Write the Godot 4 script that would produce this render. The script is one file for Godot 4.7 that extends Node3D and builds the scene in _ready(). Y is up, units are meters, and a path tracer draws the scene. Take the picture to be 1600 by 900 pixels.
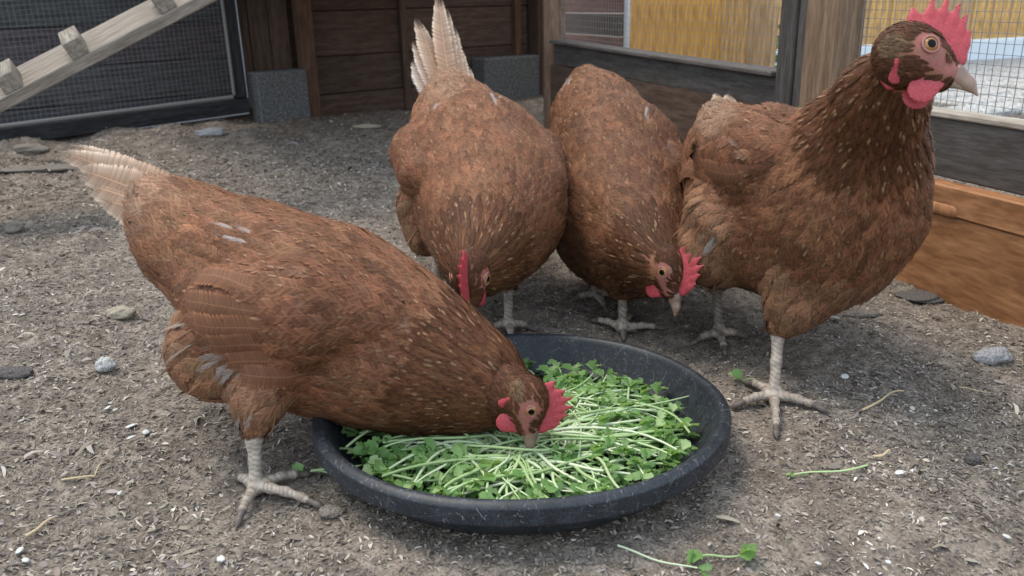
extends Node3D
# A hen run: four brown hens round a black bowl of greens.
# Pixels of the 1600x900 photograph give directions, depths come from the ground and from the sizes of things.

const F := 1300.0            # focal length in photograph pixels
const H := 0.39              # height of the lens above the ground
const K := H / 0.45          # scale of the survey units
var CR: Vector3
var CU: Vector3
var CF: Vector3
var CP := Vector3(0, H, 0)
var rng := RandomNumberGenerator.new()
var taken := {}
var M := {}
var n_low := FastNoiseLite.new()
var n_mid := FastNoiseLite.new()
var n_fine := FastNoiseLite.new()

# ---------------------------------------------------------------- survey
func ray(x: float, y: float) -> Vector3:
	return CF + CR * ((x - 800.0) / F) + CU * ((450.0 - y) / F)

func P(x: float, y: float, d: float) -> Vector3:
	return CP + ray(x, y) * (d * K)

func G(x: float, y: float, h := 0.0) -> Vector3:
	var r := ray(x, y)
	var p := CP + r * ((h - H) / r.y)
	for i in 4:
		p = CP + r * ((h + gh(p.x, p.z) - H) / r.y)
	return p

func on_plane(x: float, y: float, p0: Vector3, n: Vector3) -> Vector3:
	var r := ray(x, y)
	return CP + r * ((p0 - CP).dot(n) / r.dot(n))

func to_px(p: Vector3) -> Vector2:
	var v := p - CP
	var z := v.dot(CF)
	return Vector2(800.0 + F * v.dot(CR) / z, 450.0 - F * v.dot(CU) / z)

# ---------------------------------------------------------------- bookkeeping
func numbered(called: String) -> String:
	var n: int = taken.get(called, -1) + 1
	taken[called] = n
	return called if n == 0 else "%s_%03d" % [called, n]

func tag(o: Node, label: String, category: String, group := "", kind := "") -> void:
	if label: o.set_meta("label", label)
	if category: o.set_meta("category", category)
	if group: o.set_meta("group", group)
	if kind: o.set_meta("kind", kind)

func thing(called: String, label: String, category: String, at := Vector3.ZERO, group := "") -> Node3D:
	var o := Node3D.new()
	o.name = numbered(called)
	add_child(o)
	o.position = at
	tag(o, label, category, group)
	return o

func part(called: String, mesh: Mesh, mat: Material, parent: Node, xf := Transform3D.IDENTITY) -> MeshInstance3D:
	var o := MeshInstance3D.new()
	o.name = called if parent != self else numbered(called)
	o.mesh = mesh
	o.material_override = mat
	parent.add_child(o, true)
	o.transform = xf
	return o

# ---------------------------------------------------------------- mesh buffers
class Buf:
	var v := PackedVector3Array()
	var n := PackedVector3Array()
	var c := PackedColorArray()
	var u := PackedVector2Array()
	var i := PackedInt32Array()
	func put(p: Vector3, nn: Vector3, col := Color.WHITE, uv := Vector2.ZERO) -> int:
		v.append(p); n.append(nn); c.append(col); u.append(uv)
		return v.size() - 1
	func tri(a: int, b: int, d: int) -> void:
		i.append(a); i.append(b); i.append(d)
	func quad(a: int, b: int, d: int, e: int) -> void:
		tri(a, b, d); tri(a, d, e)
	func mesh(into: ArrayMesh = null) -> ArrayMesh:
		var m := into if into else ArrayMesh.new()
		for k in range(0, i.size(), 3):      # faces turn the way their normals point
			var p := v[i[k]]
			if (v[i[k + 2]] - p).cross(v[i[k + 1]] - p).dot(n[i[k]] + n[i[k + 1]] + n[i[k + 2]]) < 0.0:
				var w := i[k + 1]
				i[k + 1] = i[k + 2]
				i[k + 2] = w
		var a := []
		a.resize(Mesh.ARRAY_MAX)
		a[Mesh.ARRAY_VERTEX] = v; a[Mesh.ARRAY_NORMAL] = n; a[Mesh.ARRAY_COLOR] = c; a[Mesh.ARRAY_TEX_UV] = u; a[Mesh.ARRAY_INDEX] = i
		m.add_surface_from_arrays(Mesh.PRIMITIVE_TRIANGLES, a)
		return m

func flat_mesh(tris: Array, cols := []) -> ArrayMesh:
	var st := SurfaceTool.new()
	st.begin(Mesh.PRIMITIVE_TRIANGLES)
	for p in tris: st.add_vertex(p)
	st.generate_normals()
	return st.commit()

# a box with worn (chamfered) edges, centred, long side along x by custom
func cbox(s: Vector3, c := 0.0025) -> ArrayMesh:
	var st := SurfaceTool.new()
	st.begin(Mesh.PRIMITIVE_TRIANGLES)
	c = minf(c, minf(s.x, minf(s.y, s.z)) * 0.3)
	var h := s * 0.5
	var pts := {}
	for sx in [-1, 1]:
		for sy in [-1, 1]:
			for sz in [-1, 1]:
				var k := Vector3i(sx, sy, sz)
				var o := Vector3(sx * h.x, sy * h.y, sz * h.z)
				pts[k] = [o - Vector3(0, sy * c, sz * c), o - Vector3(sx * c, 0, sz * c), o - Vector3(sx * c, sy * c, 0)]
	var face := func(a: Array) -> void:
		var mid := Vector3.ZERO
		for p in a: mid += p
		mid /= a.size()
		var nn: Vector3 = (a[1] - a[0]).cross(a[2] - a[0])
		if nn.dot(mid) > 0: a.reverse()
		for q in range(1, a.size() - 1):
			st.add_vertex(a[0]); st.add_vertex(a[q]); st.add_vertex(a[q + 1])
	st.set_smooth_group(-1)
	for ax in 3:
		for sg in [-1, 1]:
			var l := []
			for q in [[-1, -1], [1, -1], [1, 1], [-1, 1]]:
				var k := Vector3i.ZERO
				k[ax] = sg; k[(ax + 1) % 3] = q[0]; k[(ax + 2) % 3] = q[1]
				l.append(pts[k][ax])
			face.call(l)
		for q in [[-1, -1], [1, -1], [1, 1], [-1, 1]]:      # edges along ax
			var k0 := Vector3i.ZERO
			k0[ax] = -1; k0[(ax + 1) % 3] = q[0]; k0[(ax + 2) % 3] = q[1]
			var k1 := k0
			k1[ax] = 1
			var b1 := (ax + 1) % 3
			var b2 := (ax + 2) % 3
			face.call([pts[k0][b1], pts[k1][b1], pts[k1][b2], pts[k0][b2]])
	for k in pts: face.call([pts[k][0], pts[k][1], pts[k][2]])
	st.generate_normals()
	return st.commit()

# a board from a to b (ends of its centre line), width along w, thick along the third axis
func board(called: String, a: Vector3, b: Vector3, w: Vector3, width: float, thick: float, mat: Material, parent: Node, c := 0.002) -> MeshInstance3D:
	var x := (b - a).normalized()
	var y := (w - x * w.dot(x)).normalized()
	var z := x.cross(y)
	return part(called, cbox(Vector3(a.distance_to(b), width, thick), c), mat, parent, Transform3D(Basis(x, y, z), (a + b) * 0.5 - (parent.position if parent != self else Vector3.ZERO)))

# ---------------------------------------------------------------- distance fields
class Field:
	var o: Vector3
	var c: float
	var nx: int
	var ny: int
	var nz: int
	var d: PackedFloat32Array
	func _init(lo: Vector3, hi: Vector3, cell: float) -> void:
		o = lo; c = cell
		nx = int(ceil((hi.x - lo.x) / c)) + 1
		ny = int(ceil((hi.y - lo.y) / c)) + 1
		nz = int(ceil((hi.z - lo.z) / c)) + 1
		d.resize(nx * ny * nz)
		d.fill(9.0)
	func add(a: Vector3, ra: float, b: Vector3, rb: float, k: float, lat := Vector3.ZERO, ls := 1.0) -> void:
		var pad := maxf(ra, rb) + k + 2.5 * c
		var lo := Vector3(minf(a.x, b.x) - pad, minf(a.y, b.y) - pad, minf(a.z, b.z) - pad)
		var hi := Vector3(maxf(a.x, b.x) + pad, maxf(a.y, b.y) + pad, maxf(a.z, b.z) + pad)
		var x0 := maxi(0, int((lo.x - o.x) / c)); var x1 := mini(nx - 1, int((hi.x - o.x) / c) + 1)
		var y0 := maxi(0, int((lo.y - o.y) / c)); var y1 := mini(ny - 1, int((hi.y - o.y) / c) + 1)
		var z0 := maxi(0, int((lo.z - o.z) / c)); var z1 := mini(nz - 1, int((hi.z - o.z) / c) + 1)
		var e := 1.0 / ls - 1.0
		var ba := b - a
		ba += lat * (ba.dot(lat) * e)
		var bb := maxf(ba.dot(ba), 1e-12)
		var dr := rb - ra
		for z in range(z0, z1 + 1):
			for y in range(y0, y1 + 1):
				var at := (z * ny + y) * nx
				var q0 := Vector3(o.x, o.y + y * c, o.z + z * c) - a
				for x in range(x0, x1 + 1):
					var q := q0
					q.x += x * c
					if e != 0.0:
						q += lat * (q.dot(lat) * e)
					var h := clampf(q.dot(ba) / bb, 0.0, 1.0)
					var dd := (q - ba * h).length() - ra - dr * h
					var old := d[at + x]
					if k > 0.0:
						var m := maxf(k - absf(old - dd), 0.0)
						d[at + x] = minf(old, dd) - m * m / (4.0 * k)
					else:
						d[at + x] = minf(old, dd)
	func at(p: Vector3) -> float:
		var q := (p - o) / c
		var x := clampi(int(q.x), 0, nx - 2); var y := clampi(int(q.y), 0, ny - 2); var z := clampi(int(q.z), 0, nz - 2)
		var fx := clampf(q.x - x, 0, 1); var fy := clampf(q.y - y, 0, 1); var fz := clampf(q.z - z, 0, 1)
		var s := (z * ny + y) * nx + x
		var t := s + nx * ny
		return lerpf(lerpf(lerpf(d[s], d[s + 1], fx), lerpf(d[s + nx], d[s + nx + 1], fx), fy), lerpf(lerpf(d[t], d[t + 1], fx), lerpf(d[t + nx], d[t + nx + 1], fx), fy), fz)
	func grad(p: Vector3) -> Vector3:
		var e := c * 0.7
		var g := Vector3(at(p + Vector3(e, 0, 0)) - at(p - Vector3(e, 0, 0)), at(p + Vector3(0, e, 0)) - at(p - Vector3(0, e, 0)), at(p + Vector3(0, 0, e)) - at(p - Vector3(0, 0, e)))
		return g.normalized() if g.length_squared() > 1e-16 else Vector3.UP
	func nets(b: Buf, tint: Callable) -> void:
		var id := PackedInt32Array()
		id.resize(nx * ny * nz)
		id.fill(-1)
		var far := c * 9.0
		var sl := nx * ny
		for z in nz - 1:
			for y in ny - 1:
				for x in nx - 1:
					var s := (z * ny + y) * nx + x
					if absf(d[s]) > far: continue
					var a := [d[s], d[s + 1], d[s + nx], d[s + nx + 1], d[s + sl], d[s + sl + 1], d[s + sl + nx], d[s + sl + nx + 1]]
					var inside := 0
					for q in 8:
						if a[q] < 0.0: inside += 1
					if inside == 0 or inside == 8: continue
					var sum := Vector3.ZERO
					var cnt := 0
					for ed in [[0, 1], [2, 3], [4, 5], [6, 7], [0, 2], [1, 3], [4, 6], [5, 7], [0, 4], [1, 5], [2, 6], [3, 7]]:
						var e0: int = ed[0]; var e1: int = ed[1]
						var d0: float = a[e0]; var d1: float = a[e1]
						if (d0 < 0.0) != (d1 < 0.0):
							var t := d0 / (d0 - d1)
							sum += Vector3(e0 & 1, (e0 >> 1) & 1, e0 >> 2).lerp(Vector3(e1 & 1, (e1 >> 1) & 1, e1 >> 2), t)
							cnt += 1
					var p := o + (Vector3(x, y, z) + sum / cnt) * c
					var nn := grad(p)
					id[s] = b.put(p, nn, tint.call(p, nn))
		for z in range(1, nz - 1):
			for y in range(1, ny - 1):
				for x in range(1, nx - 1):
					var s := (z * ny + y) * nx + x
					if id[s] < 0: continue
					var neg := d[s] < 0.0
					if neg != (d[s + 1] < 0.0):
						_q(b, id[s], id[s - nx], id[s - nx - sl], id[s - sl], neg)
					if neg != (d[s + nx] < 0.0):
						_q(b, id[s], id[s - sl], id[s - sl - 1], id[s - 1], neg)
					if neg != (d[s + sl] < 0.0):
						_q(b, id[s], id[s - 1], id[s - 1 - nx], id[s - nx], neg)
	func _q(b: Buf, i0: int, i1: int, i2: int, i3: int, neg: bool) -> void:
		if i0 < 0 or i1 < 0 or i2 < 0 or i3 < 0: return
		if neg: b.quad(i0, i3, i2, i1)
		else: b.quad(i0, i1, i2, i3)

func field_for(bones: Array, cell: float) -> Field:
	var lo := Vector3.ONE * 1e9
	var hi := -lo
	for q in bones:
		for e in [[q[0], q[1]], [q[2], q[3]]]:
			var r: Vector3 = Vector3.ONE * (float(e[1]) + cell * 3.5)
			lo = lo.min(e[0] - r)
			hi = hi.max(e[0] + r)
	return Field.new(lo, hi, cell)

# bones: [a, ra, b, rb]; one smooth lump of them
func blob(bones: Array, cell: float, k: float, tint: Callable, lat := Vector3.ZERO, ls := 1.0, b: Buf = null) -> Buf:
	var f := field_for(bones, cell)
	for q in bones: f.add(q[0], q[1], q[2], q[3], k, lat, ls)
	if b == null: b = Buf.new()
	f.nets(b, tint)
	return b

func plain_tint(_p: Vector3, _n: Vector3) -> Color:
	return Color.WHITE

# ---------------------------------------------------------------- textures and materials
func noise_image(size: int, freq: float, seed_: int, octaves := 4, type := FastNoiseLite.TYPE_SIMPLEX_SMOOTH) -> Image:
	var n := FastNoiseLite.new()
	n.seed = seed_; n.frequency = freq; n.fractal_octaves = octaves; n.noise_type = type
	var im := n.get_seamless_image(size, size)
	im.convert(Image.FORMAT_L8)
	return im

func ramp_tex(ims: Array, weights: Array, lo: Color, hi: Color, contrast := 1.0) -> ImageTexture:
	var s: int = ims[0].get_width()
	var datas := []
	for im in ims: datas.append(im.get_data())
	var out := PackedByteArray()
	out.resize(s * s * 3)
	for p in s * s:
		var t := 0.0
		for k in datas.size(): t += (float(datas[k][p]) / 255.0 - 0.5) * float(weights[k])
		t = clampf(t * contrast + 0.5, 0.0, 1.0)
		out[p * 3] = int(lerpf(lo.r, hi.r, t) * 255.0); out[p * 3 + 1] = int(lerpf(lo.g, hi.g, t) * 255.0); out[p * 3 + 2] = int(lerpf(lo.b, hi.b, t) * 255.0)
	return ImageTexture.create_from_image(Image.create_from_data(s, s, false, Image.FORMAT_RGB8, out))

func lin(r: float, g: float, b: float) -> Color:
	return Color(r, g, b).linear_to_srgb()

func mat(color: Color, rough := 0.8, spec := 0.4) -> StandardMaterial3D:
	var m := StandardMaterial3D.new()
	m.albedo_color = color; m.roughness = rough; m.metallic_specular = spec
	return m

func wood(color: Color, tex: Texture2D, offset: float, rough := 0.75, scale := Vector3(1.3, 11, 11), relief := 0.06) -> StandardMaterial3D:
	var m := mat(color, rough, 0.35)
	m.albedo_texture = tex
	m.uv1_triplanar = true
	m.uv1_scale = scale
	m.uv1_offset = Vector3(offset, offset * 1.7, offset * 0.6)
	m.heightmap_enabled = true
	m.heightmap_texture = tex
	m.heightmap_scale = relief
	return m

func feather_texture(h := 128, barbs := 30.0, soft := 0.0) -> ImageTexture:
	var w := 64
	var im := Image.create(w, h, false, Image.FORMAT_RGBA8)
	var r := RandomNumberGenerator.new()
	r.seed = 5
	var saw := []
	for k in 64: saw.append(r.randf())
	for y in h:
		var v := float(y) / h
		for x in w:
			var s := absf((x + 0.5) / w - 0.5) * 2.0
			var half := 0 if x < w / 2 else 31
			var barb := v * barbs - s * 6.0 + 8.0
			var fr := barb - floorf(barb)
			var own: float = saw[(int(floorf(barb)) + half) & 63]
			var g := 0.58 + 0.20 * own
			g *= 0.90 + 0.10 * sin(fr * PI)
			g = lerpf(g, 0.76, soft * 0.7)
			var tipr: float = saw[(x / 2 + 13) & 63]
			var margin := 0.7 * smoothstep(0.55, 0.85, s) * smoothstep(0.2, 0.6, v)
			g = lerpf(g, 1.0, margin * (0.25 + 0.6 * own))
			if s < 0.045: g = lerpf(g, 1.0, 0.55)
			# barbs thin out at the very edge and tip
			var reach := lerpf(0.78, 0.92, soft) + lerpf(0.22, 0.08, soft) * own
			var a := 1.0 - smoothstep(reach - lerpf(0.22, 0.06, soft), reach, s)
			a *= 1.0 - smoothstep(0.66 + 0.28 * soft, 0.84 + 0.15 * tipr + 0.05 * soft, v)
			if fr > 0.75 and s > 0.55 and soft == 0.0: a *= 0.5
			im.set_pixel(x, y, Color(g, g, g, a))
	return ImageTexture.create_from_image(im)

func make_materials() -> void:
	var fine := noise_image(512, 0.03, 3, 5)
	var streak := noise_image(512, 0.008, 9, 4)
	var speck := noise_image(512, 0.12, 21, 3)
	var wt := ramp_tex([fine, streak, speck], [1.0, 0.8, 0.5], Color(0.52, 0.5, 0.48), Color(1, 1, 1), 1.25)
	M.wood_tex = wt
	var wt2 := ramp_tex([fine, streak, speck], [1.2, 0.6, 0.9], Color(0.35, 0.33, 0.31), Color(1, 1, 1), 1.5)
	var wt3 := ramp_tex([fine, streak, speck], [0.8, 0.9, 0.25], Color(0.72, 0.69, 0.66), Color(1, 1, 1), 1.1)
	M.soft_tex = wt3
	M.brown = []
	M.orange = []
	M.char = []
	M.pale = []
	M.yellow = []
	for k in 3:
		M.brown.append(wood(lin(0.088 + 0.012 * k, 0.060 + 0.007 * k, 0.046 + 0.005 * k), wt3, 0.37 * k + 0.11))
		M.orange.append(wood(lin(0.39 + 0.03 * k, 0.19 + 0.014 * k, 0.088 + 0.008 * k), wt3, 0.21 * k + 0.4, 0.6, Vector3(1.6, 9, 9), 0.02))
		M.char.append(wood(lin(0.085 + 0.014 * k, 0.079 + 0.012 * k, 0.075 + 0.011 * k), wt3, 0.29 * k + 0.3, 0.75, Vector3(2.0, 16, 16), 0.04))
		M.pale.append(wood(lin(0.30, 0.268, 0.228), wt3, 0.41 * k + 0.2, 0.85, Vector3(1.6, 20, 20), 0.04))
		M.yellow.append(wood(lin(0.80 - 0.10 * k, 0.46 - 0.03 * k, 0.105 + 0.05 * k), wt3, 0.5 * k))
	M.post = wood(lin(0.20, 0.128, 0.088), wt3, 0.77)
	M.frame = wood(lin(0.03, 0.032, 0.038), wt, 0.15, 0.5)
	M.wire = mat(lin(0.20, 0.21, 0.22), 0.45, 0.5)
	M.wire.metallic = 0.3
	M.wire_dark = mat(lin(0.20, 0.195, 0.19), 0.5, 0.5)
	M.wire_dark.metallic = 0.4
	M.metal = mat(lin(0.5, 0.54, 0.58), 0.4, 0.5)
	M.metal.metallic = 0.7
	var ct := ramp_tex([noise_image(512, 0.05, 31, 5), speck], [1.2, 0.15], Color(0.60, 0.59, 0.58), Color(1, 1, 1), 1.2)
	M.concrete = mat(lin(0.185, 0.19, 0.19), 0.95, 0.2)
	M.concrete.albedo_texture = ct
	M.concrete.uv1_triplanar = true
	M.concrete.uv1_scale = Vector3.ONE * 4.0
	M.concrete.heightmap_enabled = true
	M.concrete.heightmap_texture = ct
	M.concrete.heightmap_scale = 0.15
	# soil
	var gt := ramp_tex([noise_image(1024, 0.02, 41, 5), noise_image(1024, 0.11, 43, 4), noise_image(1024, 0.006, 47, 2)], [0.8, 1.0, 0.6], Color(0.30, 0.27, 0.245), Color(0.56, 0.52, 0.475), 1.1)
	M.soil = mat(Color(1, 1, 1), 0.97, 0.15)
	M.soil.albedo_texture = gt
	M.soil.uv1_triplanar = true
	M.soil.uv1_world_triplanar = true
	M.soil.uv1_scale = Vector3.ONE * 2.3
	M.soil.heightmap_enabled = true
	M.soil.heightmap_texture = gt
	M.soil.heightmap_scale = 0.35
	M.flake = mat(Color(1, 1, 1), 0.85, 0.25)
	M.flake.vertex_color_use_as_albedo = true
	# plumage
	M.feather = mat(Color(1, 1, 1), 0.62, 0.26)
	M.feather.albedo_texture = feather_texture()
	M.feather.vertex_color_use_as_albedo = true
	M.feather.transparency = BaseMaterial3D.TRANSPARENCY_ALPHA_HASH
	M.feather.texture_repeat = false
	M.quill = M.feather.duplicate()
	M.quill.albedo_texture = feather_texture(512, 120.0, 0.55)
	M.skin = mat(Color(1, 1, 1), 0.6, 0.4)
	M.skin.vertex_color_use_as_albedo = true
	var bumpy := ramp_tex([noise_image(256, 0.08, 61, 3)], [1.0], Color(0.74, 0.74, 0.74), Color(1, 1, 1), 1.3)
	M.skin.heightmap_enabled = true
	M.skin.heightmap_texture = bumpy
	M.skin.heightmap_scale = 0.07
	M.skin.uv1_triplanar = true
	M.skin.uv1_scale = Vector3.ONE * 24.0
	M.comb = mat(lin(0.45, 0.062, 0.075), 0.5, 0.4)
	M.comb.albedo_texture = bumpy
	M.comb.uv1_triplanar = true
	M.comb.uv1_scale = Vector3.ONE * 20.0
	M.comb.heightmap_enabled = true
	M.comb.heightmap_texture = bumpy
	M.comb.heightmap_scale = 0.06
	M.comb.subsurf_scatter_enabled = true
	M.comb.subsurf_scatter_strength = 0.15
	M.leg = mat(Color(1, 1, 1), 0.5, 0.45)
	M.leg.vertex_color_use_as_albedo = true
	M.leg.heightmap_enabled = true
	M.leg.heightmap_texture = bumpy
	M.leg.heightmap_scale = 0.08
	M.leg.uv1_triplanar = true
	M.leg.uv1_scale = Vector3(18, 55, 18)
	M.beak = mat(Color(1, 1, 1), 0.38, 0.5)
	M.beak.vertex_color_use_as_albedo = true
	M.iris = mat(lin(0.27, 0.125, 0.04), 0.1, 0.5)
	M.pupil = mat(lin(0.003, 0.003, 0.003), 0.08, 0.25)
	# bowl
	var bt := ramp_tex([noise_image(1024, 0.16, 71, 2), noise_image(1024, 0.02, 73, 4)], [1.3, 0.9], Color(0.07, 0.082, 0.10), Color(0.195, 0.215, 0.24), 1.0)
	bt = scratched(bt)
	M.bowl = mat(Color(1, 1, 1), 0.5, 0.45)
	M.bowl.albedo_texture = bt
	M.bowl.uv1_triplanar = true
	M.bowl.uv1_scale = Vector3.ONE * 2.3
	M.bowl.heightmap_enabled = true
	M.bowl.heightmap_texture = bt
	M.bowl.heightmap_scale = 0.03
	# greens
	M.leaf = []
	for c in [[0.12, 0.225, 0.065], [0.175, 0.29, 0.10], [0.085, 0.165, 0.05], [0.25, 0.35, 0.15]]:
		var m := mat(lin(c[0], c[1], c[2]), 0.5, 0.45)
		m.backlight_enabled = true
		m.backlight = lin(0.25, 0.4, 0.1)
		M.leaf.append(m)
	M.stem = []
	for c in [[0.44, 0.54, 0.32], [0.36, 0.48, 0.23], [0.52, 0.58, 0.39], [0.30, 0.42, 0.18]]:
		M.stem.append(mat(lin(c[0], c[1], c[2]), 0.45, 0.45))
	M.greens = mat(Color(1, 1, 1), 0.5, 0.4)
	M.greens.vertex_color_use_as_albedo = true
	M.stone = []
	for c in [[0.42, 0.42, 0.43], [0.48, 0.42, 0.32], [0.6, 0.6, 0.58], [0.15, 0.137, 0.13], [0.26, 0.23, 0.195]]:
		var m := mat(lin(c[0], c[1], c[2]), 0.85, 0.3)
		m.albedo_texture = ct
		m.uv1_triplanar = true
		m.uv1_scale = Vector3.ONE * 14.0
		m.heightmap_enabled = true
		m.heightmap_texture = ct
		m.heightmap_scale = 0.12
		M.stone.append(m)
	M.straw = mat(lin(0.45, 0.36, 0.22), 0.8, 0.3)
	M.white_chip = mat(lin(0.50, 0.50, 0.48), 0.8, 0.3)
	M.paleblue = mat(lin(0.60, 0.66, 0.70), 0.7, 0.3)
	M.paving = mat(lin(0.60, 0.60, 0.585), 0.9, 0.25)
	M.paving.albedo_texture = ct
	M.paving.uv1_triplanar = true
	M.paving.uv1_world_triplanar = true
	M.paving.uv1_scale = Vector3.ONE * 2.0
	M.shrub = mat(lin(0.09, 0.2, 0.04), 0.6, 0.3)
	M.house = wood(lin(0.16, 0.1, 0.07), wt3, 0.9)

func scratched(t: ImageTexture) -> ImageTexture:
	var im := t.get_image()
	var r := RandomNumberGenerator.new()
	r.seed = 77
	var s := im.get_width()
	for k in 3600:
		var p := Vector2(r.randf() * s, r.randf() * s)
		var dir := Vector2.from_angle(r.randf() * TAU)
		var g := r.randf_range(0.34, 0.66)
		var len_ := r.randi_range(1, 8) if r.randf() < 0.85 else r.randi_range(8, 30)
		for q in len_:
			dir = dir.rotated(r.randf_range(-0.15, 0.15))
			p += dir
			im.set_pixel(posmod(int(p.x), s), posmod(int(p.y), s), Color(g, g, g * 0.98))
	return ImageTexture.create_from_image(im)

# ---------------------------------------------------------------- ground
const BOWL := Vector3(0.005, 0.003, -0.685)

func gh(x: float, z: float) -> float:
	var r := Vector2(x - BOWL.x, z - BOWL.z).length()
	var t := 1.0 - smoothstep(0.16, 0.27, r)
	var y := n_low.get_noise_2d(x, z) * 0.014 + n_mid.get_noise_2d(x, z) * 0.011
	y += smoothstep(-0.2, -1.3, x) * smoothstep(-1.2, -2.2, z) * (0.02 + 0.05 * maxf(0.0, n_mid.get_noise_2d(x * 0.6 + 7.0, z * 0.6)))
	return lerpf(y, (z - BOWL.z) * 0.0524, t)

func build_ground() -> void:
	var b := Buf.new()
	# fine inside the run, coarse to the horizon; one sheet
	var xs := PackedFloat32Array()
	var zs := PackedFloat32Array()
	var x := -60.0
	while x < 60.0:
		xs.append(x)
		var ax := absf(x)
		x += 0.008 if ax < 0.95 else (0.03 if ax < 2.2 else maxf(0.2, ax * 0.25))
	var z := 20.0
	while z > -80.0:
		zs.append(z)
		z -= 0.008 if (z < -0.25 and z > -1.7) else (0.025 if (z <= -1.7 and z > -4.2) or (z < 0.3 and z >= -0.25) else maxf(0.2, absf(z) * 0.2))
	var w := xs.size()
	for zz in zs:
		for xx in xs:
			var y := gh(xx, zz)
			if zz < -0.2 and zz > -4.2: y += n_fine.get_noise_2d(xx, zz) * 0.0035
			b.put(Vector3(xx, y, zz), Vector3.UP)
	for j in zs.size() - 1:
		for k in w - 1:
			var s := j * w + k
			b.quad(s, s + w, s + w + 1, s + 1)
	for j in zs.size():
		for k in w:
			var s := j * w + k
			var l := b.v[s - 1 if k > 0 else s]
			var r := b.v[s + 1 if k < w - 1 else s]
			var u := b.v[s - w if j > 0 else s]
			var d := b.v[s + w if j < zs.size() - 1 else s]
			b.n[s] = (u - d).cross(r - l).normalized() * (-1.0)
			if b.n[s].y < 0.0: b.n[s] = -b.n[s]
	var o := part("ground", b.mesh(), M.soil, self)
	tag(o, "", "", "", "structure")

func flake_mesh(kind: int) -> ArrayMesh:
	var b := Buf.new()
	var rows := 4
	for k in rows:
		var t := float(k) / (rows - 1)
		var y := 0.10 * sin(t * PI) if kind == 0 else (0.22 * sin(t * PI) if kind == 1 else 0.04 * sin(t * 5.0))
		var wd: float = [0.5, 1.0, 0.85, 0.3][k] * ([0.2, 0.13, 0.36][kind])
		var skew := 0.12 * sin(t * 3.0) if kind == 1 else 0.0
		for s in [-1, 1]:
			b.put(Vector3(t - 0.5, y + 0.03 * s * (1 if kind == 2 else 0), wd * s + skew), Vector3(-0.3 * (t - 0.5), 1, 0.15 * s).normalized())
	for k in rows - 1: b.quad(k * 2, k * 2 + 1, k * 2 + 3, k * 2 + 2)
	return b.mesh()

func build_litter() -> void:
	var names := ["wood_litter", "husk_litter", "chip_litter"]
	var labels := ["fine grey-brown wood shavings scattered over the soil", "thin curled pale husks strewn over the soil", "small flat wood chips strewn over the soil"]
	var pal := [[Color(0.125, 0.107, 0.09), 0.28], [Color(0.19, 0.165, 0.14), 0.34], [Color(0.28, 0.247, 0.208), 0.25], [Color(0.40, 0.36, 0.30), 0.115], [Color(0.53, 0.50, 0.45), 0.015]]
	for kind in 3:
		var n := 115000 if kind < 2 else 60000
		var buf := PackedFloat32Array()
		buf.resize(n * 16)
		for i in n:
			var t := rng.randf()
			var z := -0.3 - (0.95 * t / 0.5 if t < 0.5 else (0.95 + 1.0 * (t - 0.5) / 0.28 if t < 0.78 else 1.95 + 1.6 * (t - 0.78) / 0.22))
			var hw := 0.3 + 0.72 * absf(z)
			var x := rng.randf_range(-hw, hw)
			if Vector2(x - BOWL.x, z - BOWL.z).length() < 0.150:
				x += 0.4
			var patch := n_mid.get_noise_2d(x * 1.7 + 3.0, z * 1.7)
			var far := smoothstep(-0.9, -2.2, z)
			var left := smoothstep(0.1, -0.5, x)
			var size := (0.0024 + 0.0040 * pow(rng.randf(), 2.4)) * (1.0 + 0.9 * far + 0.25 * left)
			if kind == 2: size *= 0.62
			if rng.randf() < 0.02: size *= 1.7
			elif kind == 1 and rng.randf() < 0.008: size *= 3.2
			var yaw := rng.randf() * TAU
			var bs := Basis(Vector3.UP, yaw) * Basis(Vector3.RIGHT, rng.randf_range(-0.55, 0.55)) * Basis(Vector3.FORWARD, rng.randf_range(-0.4, 0.4))
			bs = bs.scaled_local(Vector3(size, size * rng.randf_range(0.6, 1.2), size * rng.randf_range(0.6, 1.3)))
			var y := gh(x, z) + n_fine.get_noise_2d(x, z) * 0.0035 + size * rng.randf_range(0.0, 0.22)
			var c: Color = pal[0][0]
			var acc := 0.0
			var pick := clampf(rng.randf() * 0.94 + patch * 0.22, 0.0, 1.0)
			for e in pal:
				acc += e[1]
				c = e[0]
				if pick < acc: break
			var g := rng.randf_range(0.8, 1.2)
			c = Color(c.r * g, c.g * g * rng.randf_range(0.95, 1.03), c.b * g * rng.randf_range(0.9, 1.1))
			var a := i * 16
			buf[a] = bs.x.x; buf[a + 1] = bs.y.x; buf[a + 2] = bs.z.x; buf[a + 3] = x
			buf[a + 4] = bs.x.y; buf[a + 5] = bs.y.y; buf[a + 6] = bs.z.y; buf[a + 7] = y
			buf[a + 8] = bs.x.z; buf[a + 9] = bs.y.z; buf[a + 10] = bs.z.z; buf[a + 11] = z
			buf[a + 12] = c.r; buf[a + 13] = c.g; buf[a + 14] = c.b; buf[a + 15] = 1.0
		var mm := MultiMesh.new()
		mm.transform_format = MultiMesh.TRANSFORM_3D
		mm.use_colors = true
		mm.mesh = flake_mesh(kind)
		mm.instance_count = n
		mm.buffer = buf
		var o := MultiMeshInstance3D.new()
		o.name = names[kind]
		o.multimesh = mm
		o.material_override = M.flake
		add_child(o)
		tag(o, labels[kind], "litter", "", "stuff")

# ---------------------------------------------------------------- the run's walls
const BA := Vector3(-1.75, 0, -2.872)
const BD := Vector3(0.798, 0, -0.603)
const BN := Vector3(0.603, 0, 0.798)
const WA := Vector3(0.153, 0, -2.829)
const WD := Vector3(0.324, 0, 0.946)
const WN := Vector3(-0.946, 0, 0.324)

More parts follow.
